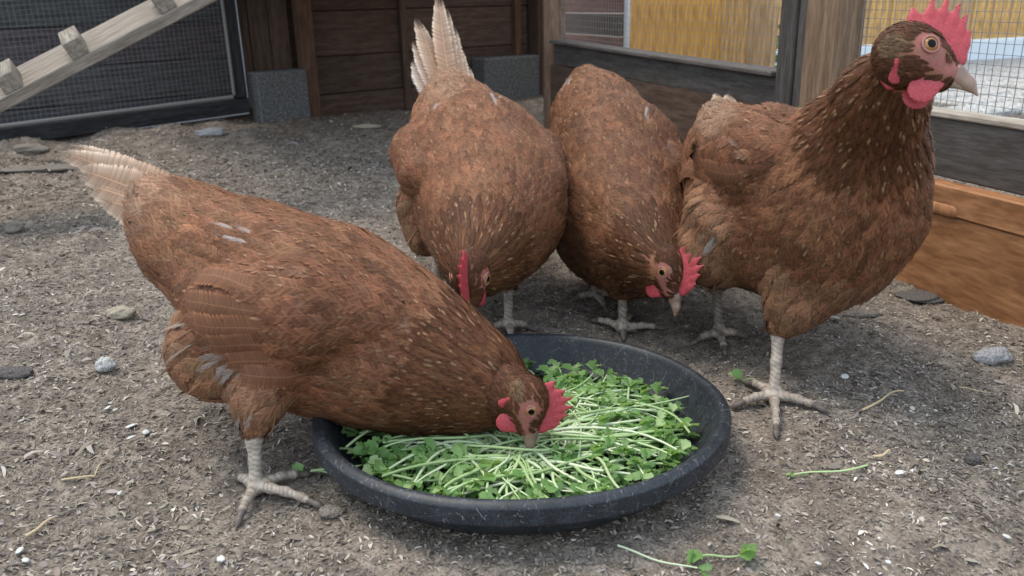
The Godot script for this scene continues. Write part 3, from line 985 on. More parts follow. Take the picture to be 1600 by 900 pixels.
func build_bits() -> void:
	# [px, py, wide px, high m, deep m, stone material, label, name, category]
	var S := [
		[1551, 562, 62, 0.016, 0.026, 0, "flat grey stone lying on the soil near the orange board", "stone", "stone"],
		[165, 577, 30, 0.018, 0.02, 2, "white quartz pebble on the soil beside the feeding hen", "pebble", "stone"],
		[190, 494, 46, 0.018, 0.024, 1, "tan rough stone on the pale litter behind the feeding hen", "stone", "stone"],
		[22, 587, 66, 0.014, 0.02, 3, "dark grey stick end lying on the soil", "bark_piece", "bark"],
		[1440, 465, 80, 0.010, 0.05, 3, "dark clump of droppings at the foot of the orange board", "clump", "clump"],
		[1347, 494, 58, 0.010, 0.018, 4, "brown bark flake behind the standing hen's leg", "bark_flake", "bark"],
		[330, 212, 52, 0.03, 0.05, 0, "pale grey rock before the sill of the mesh door", "rock", "stone"],
		[575, 200, 44, 0.018, 0.03, 1, "tan bark chunk on the litter by the brown wall", "bark_chunk", "bark"],
		[22, 362, 30, 0.02, 0.03, 4, "grey brown clod beside the trodden hollow", "clod", "clod"],
		[60, 268, 120, 0.02, 0.05, 4, "long flat grey board scrap half buried in litter", "board_scrap", "wood"],
		[50, 238, 60, 0.03, 0.05, 4, "heaped clod of litter below the mesh door", "clod", "clod"],
		[1520, 722, 24, 0.01, 0.012, 3, "small black pebble on the bare soil", "pebble", "stone"],
		[520, 803, 44, 0.009, 0.016, 4, "brown clod pressed against the bowl beside the hen's toes", "clod", "clod"],
	]
	for q in S:
		var p := G(q[0], q[1])
		var w: float = q[2] * (p - CP).dot(CF) / F
		var o := part(q[7], stone(Vector3(w, q[3], q[4]), int(q[0]) + 3), M.stone[q[5]], self, Transform3D(Basis(Vector3.UP, float(int(q[0]) % 7) * 0.08 - 0.2), p + Vector3.UP * (float(q[3]) * 0.25)))
		tag(o, q[6], q[8])
	# flat white chips
	var trio := "white shell chip in the group of three near the white quartz pebble"
	var pair := "tiny white chip in the pair just above the group of three"
	for q in [[205, 665, 18, trio], [228, 675, 14, trio], [205, 683, 14, trio], [168, 637, 12, pair], [180, 640, 9, pair], [1303, 495, 18, "white chip beside the brown bark flake behind the standing hen"], [1320, 588, 15, "pale chip between the standing hen's foot and the flat tan straw"], [1405, 738, 18, "cream chip just past the end of the thin bent green stem"], [1573, 838, 13, "small cream chip alone on the soil far from the bowl"], [1278, 880, 10, "small bluish white chip on the soil past the loose curled sprig"], [1388, 878, 9, "tiny white chip alone on the soil past the bluish white chip"], [30, 860, 16, "white flake in the pair near the short tan twig"], [40, 875, 14, "white flake in the pair near the short tan twig"], [345, 873, 15, "narrow pale chip on the soil before the feeding hen's toes"], [187, 770, 10, "small white chip between the short twig and the feeding hen's foot"], [1215, 805, 10, "white speck chip between the bowl and the thin bent green stem"]]:
		var p := G(q[0], q[1], 0.0045)
		var w: float = q[2] * (p - CP).dot(CF) / F
		var o := part("white_chip", stone(Vector3(w, 0.0018, w * 0.7), int(q[0]) + 11), M.white_chip, self, Transform3D(Basis(Vector3.UP, q[0]) * Basis(Vector3.RIGHT, 0.25), p))
		tag(o, q[3], "chip", "white chips strewn on the soil")
	# straws and twigs
	for q in [[1347, 641, 1412, 611, 0.0021, "flat tan straw lying on the soil beside the standing hen"], [40, 838, 85, 808, 0.0026, "short tan twig on the soil in the open near corner"], [97, 750, 148, 744, 0.0018, "pale broken straw on the soil below the white pebbles"], [148, 744, 160, 722, 0.0012, "thin straw end leaning up on the soil"], [1365, 713, 1390, 703, 0.0024, "stubby tan splinter lying below the flat tan straw"], [1500, 605, 1540, 613, 0.0013, "thin curled pale straw near the flat grey stone"]]:
		var a := G(q[0], q[1], 0.004)
		var e := G(q[2], q[3], 0.006)
		var r := RandomNumberGenerator.new()
		r.seed = int(q[0])
		var m: Array = stem_mesh(a.distance_to(e), q[4] * 0.6, r)
		var x := (e - a).normalized()
		var z := x.cross(Vector3.UP).normalized()
		var o := part("straw", m[0], M.straw, self, Transform3D(Basis(x, z.cross(x), z), a))
		tag(o, q[5], "straw")

# ---------------------------------------------------------------- hens
# zones: 0 rump and saddle, 1 body, 2 neck, 3 wing, 4 thigh and fluff, 5 tail base
const ZONE := [
	{L = 0.038, W = 0.0122, gap = 0.0056, lift = 0.0028, point = 0.3},
	{L = 0.035, W = 0.0122, gap = 0.0056, lift = 0.0018, point = 0.3},
	{L = 0.034, W = 0.0072, gap = 0.0037, lift = 0.0018, point = 0.5},
	{L = 0.038, W = 0.0155, gap = 0.0068, lift = 0.0028, point = 0.2},
	{L = 0.038, W = 0.0120, gap = 0.0052, lift = 0.0030, point = 0.3},
	{L = 0.050, W = 0.0140, gap = 0.0060, lift = 0.0034, point = 0.2},
]

func feather(b: Buf, f: Field, p: Vector3, dir: Vector3, L: float, W: float, lift: float, point: float, col: Color, rim: Color, shaft: Color, droop := 0.0) -> void:
	var st := [0.0, 0.3, 0.6, 0.85, 1.0]
	var wd: Array = [0.45, 0.9, 1.0, lerpf(0.78, 0.5, point), lerpf(0.34, 0.1, point)]
	var q := p - dir * L * 0.12
	var base := b.v.size()
	var prev := q
	var t := dir
	for k in 5:
		var s: float = st[k]
		if k > 0: q = prev + t * L * (s - st[k - 1])
		var n := f.grad(q)
		var dd := f.at(q)
		q -= n * (dd - (0.0006 + lift * s))
		prev = q
		t = (t - n * t.dot(n) * 0.9).normalized()
		if droop != 0.0: t = (t + Vector3.DOWN * droop).normalized()
		var side := n.cross(t).normalized()
		var w: float = W * 0.5 * wd[k]
		var ec := col.lerp(rim, smoothstep(0.35, 1.0, s))
		var mc := shaft.lerp(col, 0.6 + 0.3 * s)
		b.put(q - side * w - n * w * 0.12, (n - side * 0.3).normalized(), ec, Vector2(0.0, s * 0.97))
		b.put(q, n, mc, Vector2(0.5, s * 0.97))
		b.put(q + side * w - n * w * 0.12, (n + side * 0.3).normalized(), ec, Vector2(1.0, s * 0.97))
	for k in 4:
		for e in 2:
			var s := base + k * 3 + e
			b.quad(s, s + 1, s + 4, s + 3)

# one long quill from root to tip, in free air: bowed, with a broad vane
func quill(root: Vector3, tip: Vector3, up: Vector3, W: float, bow: float, col: Color, rim: Color, shaft: Color, side_bow := 0.0) -> ArrayMesh:
	var b := Buf.new()
	var t := (tip - root)
	var L := t.length()
	t /= L
	var side := t.cross(up).normalized()
	var n := side.cross(t).normalized()
	var rows := 13
	for k in rows:
		var s := float(k) / (rows - 1)
		var w := W * 0.5 * (0.25 + 0.75 * smoothstep(0.0, 0.35, s)) * (1.0 - 0.45 * smoothstep(0.6, 0.95, s)) * (1.0 if s < 0.88 else sqrt(maxf(0.02, 1.0 - pow((s - 0.88) / 0.12, 2.0) * 0.93)))
		var c := root + t * L * s + n * bow * L * sin(s * PI * 0.5) * s + side * side_bow * L * s * s
		var ec := col.lerp(rim, smoothstep(0.1, 1.0, s))
		b.put(c - side * w - n * w * 0.22, (n - side * 0.4).normalized(), ec, Vector2(0, s * 0.97))
		b.put(c, n, shaft, Vector2(0.5, s * 0.97))
		b.put(c + side * w - n * w * 0.22, (n + side * 0.4).normalized(), ec, Vector2(1, s * 0.97))
	for k in rows - 1:
		for e in 2:
			var s := k * 3 + e
			b.quad(s, s + 1, s + 4, s + 3)
	return b.mesh()

func shade(c: Color, g: float) -> Color:
	return Color(c.r * g, c.g * g, c.b * g)

func hen(spec: Dictionary) -> void:
	var r := RandomNumberGenerator.new()
	r.seed = spec.seed
	var base: Vector3 = spec.base
	var t := thing("hen", spec.label, "hen", base, "brown hens round the feed bowl")
	var back := Transform3D(Basis(), -base)
	# --- trunk
	var bones := []       # [a, ra, b, rb, zone, flow, k]
	for ch in spec.chains:
		var pts: Array = ch.pts
		for i in pts.size() - 1:
			var p: Array = pts[i]
			var q: Array = pts[i + 1]
			var a := P(p[0], p[1], p[2])
			var e := P(q[0], q[1], q[2])
			var fl: Vector3 = (e - a).normalized() * float(ch.flow)
			if ch.has("dir"): fl = (ch.dir as Vector3).normalized()
			bones.append([a, maxf(p[3] * p[2] * K / F - 0.003, 0.006), e, maxf(q[3] * q[2] * K / F - 0.003, 0.006), p[4] if ch.flow < 0 and i == 0 else q[4], fl, ch.k])
	var f := field_for(bones, 0.0046)
	var lat: Vector3 = (spec.lat as Vector3).normalized()
	for q in bones: f.add(q[0], q[1], q[2], q[3], q[6], lat, spec.slim if q[4] != 3 and q[4] != 4 else 1.0)
	var skin := Buf.new()
	f.nets(skin, func(_p, _n): return Color(0.22, 0.092, 0.05))
	# --- feathers over it
	var pl := Buf.new()
	var order := range(skin.v.size())
	for i in range(order.size() - 1, 0, -1):
		var j := r.randi_range(0, i)
		var w = order[i]
		order[i] = order[j]
		order[j] = w
	var grid := {}
	var CELL := 0.009
	var nb := bones.size()
	var hc: Vector3 = spec.head.c
	var hr: float = spec.head.s
	var hx: Vector3 = (spec.head.fwd as Vector3).normalized()
	var hy: Vector3 = spec.head.up
	hy = (hy - hx * hy.dot(hx)).normalized()
	var hz := hx.cross(hy)
	var L := func(x: float, y: float, z := 0.0) -> Vector3: return hc + (hx * x + hy * y + hz * z) * hr
	var face := func(p: Vector3) -> float:
		var v := p - hc
		var x := v.dot(hx) / hr
		var y := v.dot(hy) / hr
		# bare skin: round the eye, lores, and the front of the jaw
		var eye := Vector2(x - 0.40, y - 0.10).length() - 0.50
		var lore := maxf(maxf(0.62 - x, y - 0.22 + 0.3 * (x - 0.5)), -0.5 - y)
		return minf(eye, lore)
	for id in order:
		var p: Vector3 = skin.v[id]
		var n: Vector3 = skin.n[id]
		if p.distance_to(hc) < hr * 1.05: continue
		if p.distance_to(hc) < hr * 2.3 and face.call(p) < 0.25: continue
		var best := 9.0
		var zone := 1
		var ds := []
		for q in bones:
			var ba: Vector3 = q[2] - q[0]
			var h := clampf((p - q[0]).dot(ba) / ba.dot(ba), 0.0, 1.0)
			var d: float = (p - q[0] - ba * h).length() - lerpf(q[1], q[3], h)
			ds.append(d)
			if d < best:
				best = d
				zone = q[4]
		var flow := Vector3.ZERO
		for k in nb:
			if ds[k] < best + 0.05: flow += bones[k][5] * exp(-(ds[k] - best) / 0.012)
		var z: Dictionary = ZONE[zone]
		var key := Vector3i((p / CELL).floor())
		var gap: float = z.gap * spec.get("density", 1.0)
		var ok := true
		for dx in [-1, 0, 1]:
			for dy in [-1, 0, 1]:
				for dz in [-1, 0, 1]:
					var l = grid.get(key + Vector3i(dx, dy, dz))
					if l != null:
						for w in l:
							if p.distance_squared_to(w) < gap * gap: ok = false
		if not ok: continue
		if grid.has(key): grid[key].append(p)
		else: grid[key] = [p]
		var dir := flow + Vector3.DOWN * (0.15 if zone != 2 else 0.05)
		dir = (dir - n * dir.dot(n))
		if dir.length() < 0.05: continue
		dir = dir.normalized().rotated(n, r.randfn(0.0, [0.24, 0.18, 0.11, 0.14, 0.17, 0.15][zone]))
		# pigment
		var g := clampf(r.randfn(1.0, 0.14), 0.6, 1.5)
		var c := Color(0.16, 0.062, 0.030)
		var rim := Color(0.30, 0.14, 0.076)
		var shaft := Color(0.26, 0.125, 0.066)
		match zone:
			0:
				c = Color(0.175, 0.068, 0.033); rim = Color(0.38, 0.19, 0.11)
			1:
				c = Color(0.158, 0.060, 0.029); rim = Color(0.30, 0.142, 0.078)
			2:
				c = Color(0.088, 0.030, 0.014); rim = Color(0.16, 0.058, 0.027); shaft = Color(0.42, 0.21, 0.095)
			3:
				c = Color(0.135, 0.050, 0.025); rim = Color(0.28, 0.125, 0.068)
			4:
				c = Color(0.20, 0.092, 0.049); rim = Color(0.28, 0.145, 0.084)
			5:
				c = Color(0.27, 0.125, 0.068); rim = Color(0.46, 0.29, 0.19)
		var mott := 1.0 + 0.30 * n_low.get_noise_3dv(p * 14.0) + 0.22 * n_low.get_noise_3dv(p * 45.0)
		g *= mott
		var lift_c := 1.0 if zone == 2 else 1.24
		c = Color(c.r * 1.75 * lift_c, c.g * 1.97 * lift_c, c.b * 2.05 * lift_c)
		rim = c.lerp(Color(rim.r * 1.7, rim.g * 1.75, rim.b * 1.7), r.randf_range(0.2, 1.0))
		var dark: float = spec.get("dark", 1.0)
		g *= dark
		if r.randf() < (0.015 if zone == 1 else 0.04) and zone != 2: rim = rim.lerp(Color(0.56, 0.40, 0.31), 0.7)
		var px := to_px(p)
		var white := false
		for sp in spec.get("white", []):
			if px.distance_to(Vector2(sp[0], sp[1])) < float(sp[2]) * r.randf_range(0.4, 1.0) and r.randf() < 0.7:
				white = true
		if white:
			rim = Color(0.60, 0.55, 0.51).lerp(rim, r.randf() * 0.6); c = rim.lerp(c, r.randf() * 0.5); shaft = rim; g = 1.0
		for sp in spec.get("buff", []):
			var e := px.distance_to(Vector2(sp[0], sp[1])) / float(sp[2])
			if e < 1.0:
				var m := smoothstep(1.0, 0.3, e) * r.randf_range(0.6, 1.0)
				c = c.lerp(Color(0.42, 0.23, 0.135), m); rim = rim.lerp(Color(0.62, 0.44, 0.32), m); shaft = shaft.lerp(rim, m)
		var hue := r.randf_range(0.92, 1.08)
		c = Color(c.r * g, c.g * g * hue, c.b * g * hue)
		rim = Color(rim.r * g, rim.g * g * hue, rim.b * g * hue)
		var sc := r.randf_range(0.75, 1.25) * (1.0 + 0.25 * n_low.get_noise_3dv(p * 9.0))
		feather(pl, f, p, dir, z.L * sc, z.W * r.randf_range(0.8, 1.2) * lerpf(1.0, sc, 0.5) * (0.45 if white else 1.0), z.lift * r.randf_range(0.3, 1.8) + (0.001 if white else 0.0), z.point, c, rim, shade(shaft, g), 0.06 if zone == 4 else 0.0)
		if zone < 4 and r.randf() < [0.26, 0.17, 0.26, 0.2][zone]:   # pale shaft streaks
			var fk := shade(Color(0.46, 0.26, 0.145), r.randf_range(0.6, 1.25))
			feather(pl, f, p + dir * 0.012, dir, r.randf_range(0.008, 0.015), r.randf_range(0.0018, 0.0032), z.lift * 1.2 + 0.0012, 0.6, fk, fk, fk)
		if zone == 4 and r.randf() < 0.06:   # wisps
			feather(pl, f, p, dir.rotated(n, r.randfn(0, 0.3)), z.L * 1.15, 0.0028, 0.011, 1.0, rim, shade(rim, 1.3), rim, 0.05)
	# --- head
	var hb := [[L.call(-0.1, 0.02), 0.98 * hr, L.call(0.25, -0.05), 0.92 * hr], [L.call(0.25, -0.05), 0.9 * hr, L.call(1.2, -0.28), 0.50 * hr], [L.call(0.0, -0.4), 0.72 * hr, L.call(0.95, -0.55), 0.42 * hr]]
	var nk: Array = bones[spec.neck_bone]
	hb.append([L.call(-0.2, -0.1), 0.95 * hr, nk[2].lerp(hc, 0.15), nk[3]])
	var hf := field_for(hb, 0.0022)
	for q in hb: hf.add(q[0], q[1], q[2], q[3], 0.006, hz, 0.82)
	var hs := Buf.new()
	hf.nets(hs, func(p, _n):
		var s: float = smoothstep(0.12, -0.1, face.call(p))
		var v: Vector3 = p - hc
		var grey := clampf(0.45 + 1.1 * n_fine.get_noise_3dv(p * 5.0), 0.0, 1.0)
		return Color(0.22, 0.092, 0.05).lerp(Color(0.33, 0.10, 0.085).lerp(Color(0.20, 0.10, 0.078), grey), s))
	order = range(hs.v.size())
	grid = {}
	for id in order:
		var p: Vector3 = hs.v[id]
		var n: Vector3 = hs.n[id]
		var fc: float = face.call(p)
		if fc < 0.02: continue
		if p.distance_to(hc) > hr * 1.9 and r.randf() < 0.6: continue
		var key := Vector3i((p / 0.0026).floor())
		if grid.has(key): continue
		grid[key] = true
		var v := p - hc
		var dir := -hx - hy * 0.25
		if p.distance_to(hc) > hr * 1.1: dir += (nk[0] - nk[2]).normalized() * 1.5
		dir = (dir - n * dir.dot(n)).normalized().rotated(n, r.randfn(0, 0.15))
		var g := clampf(r.randfn(1.0, 0.2), 0.5, 1.5) * float(spec.get("dark", 1.0))
		var c := shade(Color(0.13, 0.048, 0.024), g)
		var rim := shade(Color(0.21, 0.085, 0.043), g)
		var ear := Vector2(v.dot(hx) / hr + 0.55, v.dot(hy) / hr + 0.22).length()
		if ear < 0.42:
			c = shade(Color(0.22, 0.14, 0.075), g); rim = c
		var far := smoothstep(0.9, 1.9, p.distance_to(hc) / hr)
		feather(pl, hf, p, dir, hr * lerpf(0.36, 0.8, far), hr * lerpf(0.13, 0.22, far), 0.0012 + 0.0015 * far, 0.6, c, rim, shade(Color(0.30, 0.155, 0.08), g))
	# --- legs and feet in the same body mesh
	var lg := Buf.new()
	for leg in spec.legs:
		var foot: Vector3 = leg.foot
		var hock: Vector3 = leg.hock
		var R := 0.0054 * float(leg.get("fat", 1.0))
		var bl := []
		var ank := foot + Vector3.UP * 0.012
		bl.append([leg.thigh, R * 1.9, hock, R * 1.25])
		bl.append([hock, R * 1.2, hock.lerp(ank, 0.5), R * 0.9])
		bl.append([hock.lerp(ank, 0.5), R * 0.9, ank, R * 1.05])
		bl.append([ank, R * 1.1, foot + Vector3.UP * 0.006, R * 1.1])
		for toe in leg.toes:
			var tip: Vector3 = toe
			var last := ank + Vector3.DOWN * 0.004
			var segs := 4
			for s in segs:
				var q := last.lerp(tip, 0.0)
				var u := float(s + 1) / segs
				q = (foot + Vector3.UP * 0.007).lerp(tip + Vector3.UP * 0.0045, u) + Vector3.UP * 0.004 * sin(u * PI)
				bl.append([last, R * lerpf(0.86, 0.5, float(s) / segs), q, R * lerpf(0.78, 0.46, u)])
				last = q
			var cd := (tip - foot).normalized()
			bl.append([last, R * 0.40, last + cd * 0.010 + Vector3.DOWN * 0.0035, R * 0.10])
		var tint := func(p: Vector3, n: Vector3) -> Color:
			var ring := 0.5 + 0.5 * sin(p.y * 1500.0 + 4.0 * n.x) if p.y > foot.y + 0.016 else 0.5 + 0.5 * sin(p.distance_to(foot) * 1700.0)
			var c := Color(0.20, 0.165, 0.13).lerp(Color(0.36, 0.31, 0.255), smoothstep(0.1, 0.5, ring))
			var dirt := smoothstep(-0.1, 0.45, n_fine.get_noise_3dv(p * 1.3))
			c = c.lerp(Color(0.17, 0.13, 0.105), 0.6 * dirt)
			for toe in leg.toes:
				if p.distance_to(toe + Vector3.UP * 0.003) < 0.011: c = Color(0.10, 0.08, 0.068)
			return c
		blob(bl, 0.0019, 0.0045, tint, Vector3.ZERO, 1.0, lg)
	var am := skin.mesh()
	hs.mesh(am)
	lg.mesh(am)
	am.surface_set_material(0, M.skin)
	am.surface_set_material(1, M.skin)
	am.surface_set_material(2, M.leg)
	var body := MeshInstance3D.new()
	body.name = "body"
	body.mesh = am
	t.add_child(body, true)
	body.transform = back
	part("plumage", pl.mesh(), M.feather, t, back).set_meta("kind", "stuff")
	# --- long feathers, one by one
	for q in spec.get("tail", []):
		# [root px x, y, d, tip px x, y, d, width m, bow, side bow]
		var g := r.randf_range(0.9, 1.1)
		var wh: float = q[9] if q.size() > 9 else 0.0
		part("tail_feather", quill(P(q[0], q[1], q[2]), P(q[3], q[4], q[5]), spec.tail_up, q[6], q[7], shade(Color(0.52, 0.29, 0.175).lerp(Color(0.7, 0.66, 0.62), wh), g), shade(Color(0.78, 0.62, 0.48).lerp(Color(0.74, 0.71, 0.68), wh), g), shade(Color(0.50, 0.31, 0.20), g), q[8]), M.quill, t, back)
	for q in spec.get("wing", []):
		# [px root x, y, px tip x, y, width m]
		var a := strike(f, q[0], q[1])
		var e := strike(f, q[2], q[3])
		if a == Vector3.INF or e == Vector3.INF: continue
		var wb := Buf.new()
		var g := r.randf_range(0.85, 1.1) * float(spec.get("dark", 1.0))
		feather_long(wb, f, a, e, q[4] * 1.2, 0.0095, shade(Color(0.21, 0.080, 0.038), g), shade(Color(0.34, 0.155, 0.082), g), shade(Color(0.30, 0.14, 0.075), g))
		part("wing_feather", wb.mesh(), M.quill, t, back)
	# --- face
	var bp := [[L.call(1.0, -0.18), 0.46 * hr, L.call(1.55, -0.26), 0.35 * hr], [L.call(1.55, -0.26), 0.35 * hr, L.call(2.05, -0.42), 0.22 * hr], [L.call(2.05, -0.42), 0.22 * hr, L.call(2.45, -0.70), 0.06 * hr]]
	var horn := func(p: Vector3, _n: Vector3) -> Color:
		var x: float = (p - hc).dot(hx) / hr
		var y: float = (p - hc).dot(hy) / hr
		return Color(0.22, 0.115, 0.085).lerp(Color(0.23, 0.155, 0.11), smoothstep(1.2, 2.0, x)).lerp(Color(0.12, 0.08, 0.065), smoothstep(-0.45, 0.05, y) * 0.8)
	var ub := part("beak", blob(bp, 0.0013, 0.004, horn, hz, 0.72).mesh(), M.beak, t, back)
	var lowb := [[L.call(0.95, -0.52), 0.26 * hr, L.call(1.5, -0.52), 0.19 * hr], [L.call(1.5, -0.52), 0.19 * hr, L.call(2.0, -0.64), 0.07 * hr]]
	part("lower_beak", blob(lowb, 0.0013, 0.004, func(_p, _n): return Color(0.22, 0.165, 0.125), hz, 0.8).mesh(), M.beak, ub)
	var cr := []
	var cbase := [[-0.15, 0.92], [0.3, 0.95], [0.7, 0.85], [1.1, 0.6], [1.42, 0.30]]
	for i in 4: cr.append([L.call(cbase[i][0], cbase[i][1]), 0.34 * hr, L.call(cbase[i + 1][0], cbase[i + 1][1]), 0.32 * hr])
	var tips := [[-0.5, 1.55, 0.2], [0.02, 2.0, 0.16], [0.45, 2.2, 0.13], [0.88, 2.12, 0.12], [1.22, 1.78, 0.11], [1.52, 1.30, 0.1]]
	var cs: float = spec.head.get("comb", 1.0)
	for i in tips.size():
		var u := float(i) / (tips.size() - 1) * 3.999
		var k := int(u)
		var bx := lerpf(cbase[k][0], cbase[k + 1][0], u - k)
		var by := lerpf(cbase[k][1], cbase[k + 1][1], u - k)
		var lean: float = spec.head.get("lean", 0.0)
		var mx := lerpf(bx, tips[i][0], 0.5 * cs)
		var my := lerpf(by, tips[i][1], 0.5 * cs)
		cr.append([L.call(bx, by), 0.32 * hr, L.call(mx, my, lean * 0.3), 0.21 * hr])
		cr.append([L.call(mx, my, lean * 0.3), 0.21 * hr, L.call(lerpf(bx, tips[i][0], cs), lerpf(by, tips[i][1], cs), lean), 0.06 * hr])
	part("comb", blob(cr, 0.0014, 0.0025, plain_tint, hz, 0.42).mesh(), M.comb, t, back)
	for s in [-1.0, 1.0]:
		part("wattle", blob([[L.call(1.15, -0.62, 0.24 * s), 0.24 * hr, L.call(0.55, -0.78, 0.36 * s), 0.22 * hr], [L.call(0.95, -0.8, 0.28 * s), 0.38 * hr, L.call(0.72, -1.2, 0.34 * s), 0.48 * hr]], 0.0012, 0.004, plain_tint, hz, 0.2).mesh(), M.comb, t, back)
		var e0: Vector3 = L.call(-0.38, -0.60, 0.4 * s)
		var e1: Vector3 = L.call(-0.22, -1.08, 0.3 * s)
		for i in 12:
			e0 -= hz * s * hf.at(e0) * 0.8
			e1 -= hz * s * hf.at(e1) * 0.8
		part("earlobe", blob([[e0, 0.13 * hr, e1, 0.22 * hr]], 0.0013, 0.003, plain_tint, hz, 0.45).mesh(), M.comb, t, back)
		# eye: found on the head's own surface
		var ep: Vector3 = L.call(0.38, 0.14, 0.5 * s)
		var en: Vector3 = hz * s
		for i in 12: ep -= en * hf.at(ep) * 0.8
		en = (hf.grad(ep) + hz * s * 0.6 + hx * 0.1).normalized()
		var sp := SphereMesh.new()
		sp.radius = 0.27 * hr
		sp.height = 0.54 * hr
		sp.radial_segments = 28
		sp.rings = 16
		var ex := en.cross(hy).normalized()
		var eb := Basis(ex, en, ex.cross(en))
		var eye := part("eye", sp, M.iris, t, Transform3D(eb.scaled_local(Vector3(1, 0.75, 1)), ep - base - en * 0.06 * hr))
		var pu := SphereMesh.new()
		pu.radius = 0.145 * hr
		pu.height = 0.29 * hr
		part("pupil", pu, M.pupil, eye, Transform3D(Basis().scaled(Vector3(1, 0.45, 1)), Vector3(0, 0.222 * hr, 0)))
		var lid := TorusMesh.new()
		lid.inner_radius = 0.235 * hr
		lid.outer_radius = 0.315 * hr
		lid.rings = 32
		lid.ring_segments = 12
		var lm := mat(lin(0.29, 0.14, 0.115), 0.6, 0.35)
		var shut: float = spec.head.get("shut", 1.0)
		part("eyelid", lid, lm, t, Transform3D(eb.scaled_local(Vector3(1.0, 0.8, shut)), ep - base + en * 0.05 * hr))
	# nostril flap
	for s in [-1.0, 1.0]:
		part("nostril", blob([[L.call(1.36, -0.02, 0.2 * s), 0.13 * hr, L.call(1.56, -0.12, 0.19 * s), 0.1 * hr]], 0.0012, 0.002, func(_p, _n): return Color(0.42, 0.2, 0.17), hz, 0.8).mesh(), M.beak, ub)

func feather_long(b: Buf, f: Field, a: Vector3, e: Vector3, W: float, lift: float, col: Color, rim: Color, shaft: Color) -> void:
	var rows := 10
	var base := b.v.size()
	for k in rows:
		var s := float(k) / (rows - 1)
		var q := a.lerp(e, s)
		var n := f.grad(q)
		q -= n * (f.at(q) - (0.0002 + lift * s))
		var q2 := a.lerp(e, s + 0.05)
		var t := (q2 - a.lerp(e, s - 0.05)).normalized()
		var side := n.cross(t).normalized()
		var w := W * 0.5 * (0.6 + 0.4 * smoothstep(0.0, 0.3, s)) * (1.0 if s < 0.75 else sqrt(maxf(0.03, 1.0 - pow((s - 0.75) / 0.25, 2.0) * 0.9)))
		var ec := col.lerp(rim, 0.25 + 0.75 * smoothstep(0.3, 1.0, s))
		b.put(q - side * w - n * w * 0.2, (n - side * 0.4).normalized(), ec, Vector2(0, s * 0.97))
		b.put(q, n, shaft, Vector2(0.5, s * 0.97))
		b.put(q + side * w - n * w * 0.2, (n + side * 0.4).normalized(), ec, Vector2(1, s * 0.97))
	for k in rows - 1:
		for q in 2:
			var s := base + k * 3 + q
			b.quad(s, s + 1, s + 4, s + 3)

func strike(f: Field, x: float, y: float) -> Vector3:
	var d := ray(x, y).normalized()
	var s := 0.3
	for i in 200:
		var p := CP + d * s
		if p.x < f.o.x or p.y < f.o.y or p.z < f.o.z or p.x > f.o.x + f.c * f.nx or p.y > f.o.y + f.c * f.ny or p.z > f.o.z + f.c * f.nz:
			s += 0.01
			continue
		var v := f.at(p)
		if v > 1.0: v = 0.008
		if v < 0.0005: return p
		s += maxf(v * 0.8, 0.0006)
		if s > 3.0: break
	return Vector3.INF

func toes_px(list: Array) -> Array:
	var o := []
	for q in list: o.append(G(q[0], q[1], 0.0))
	return o

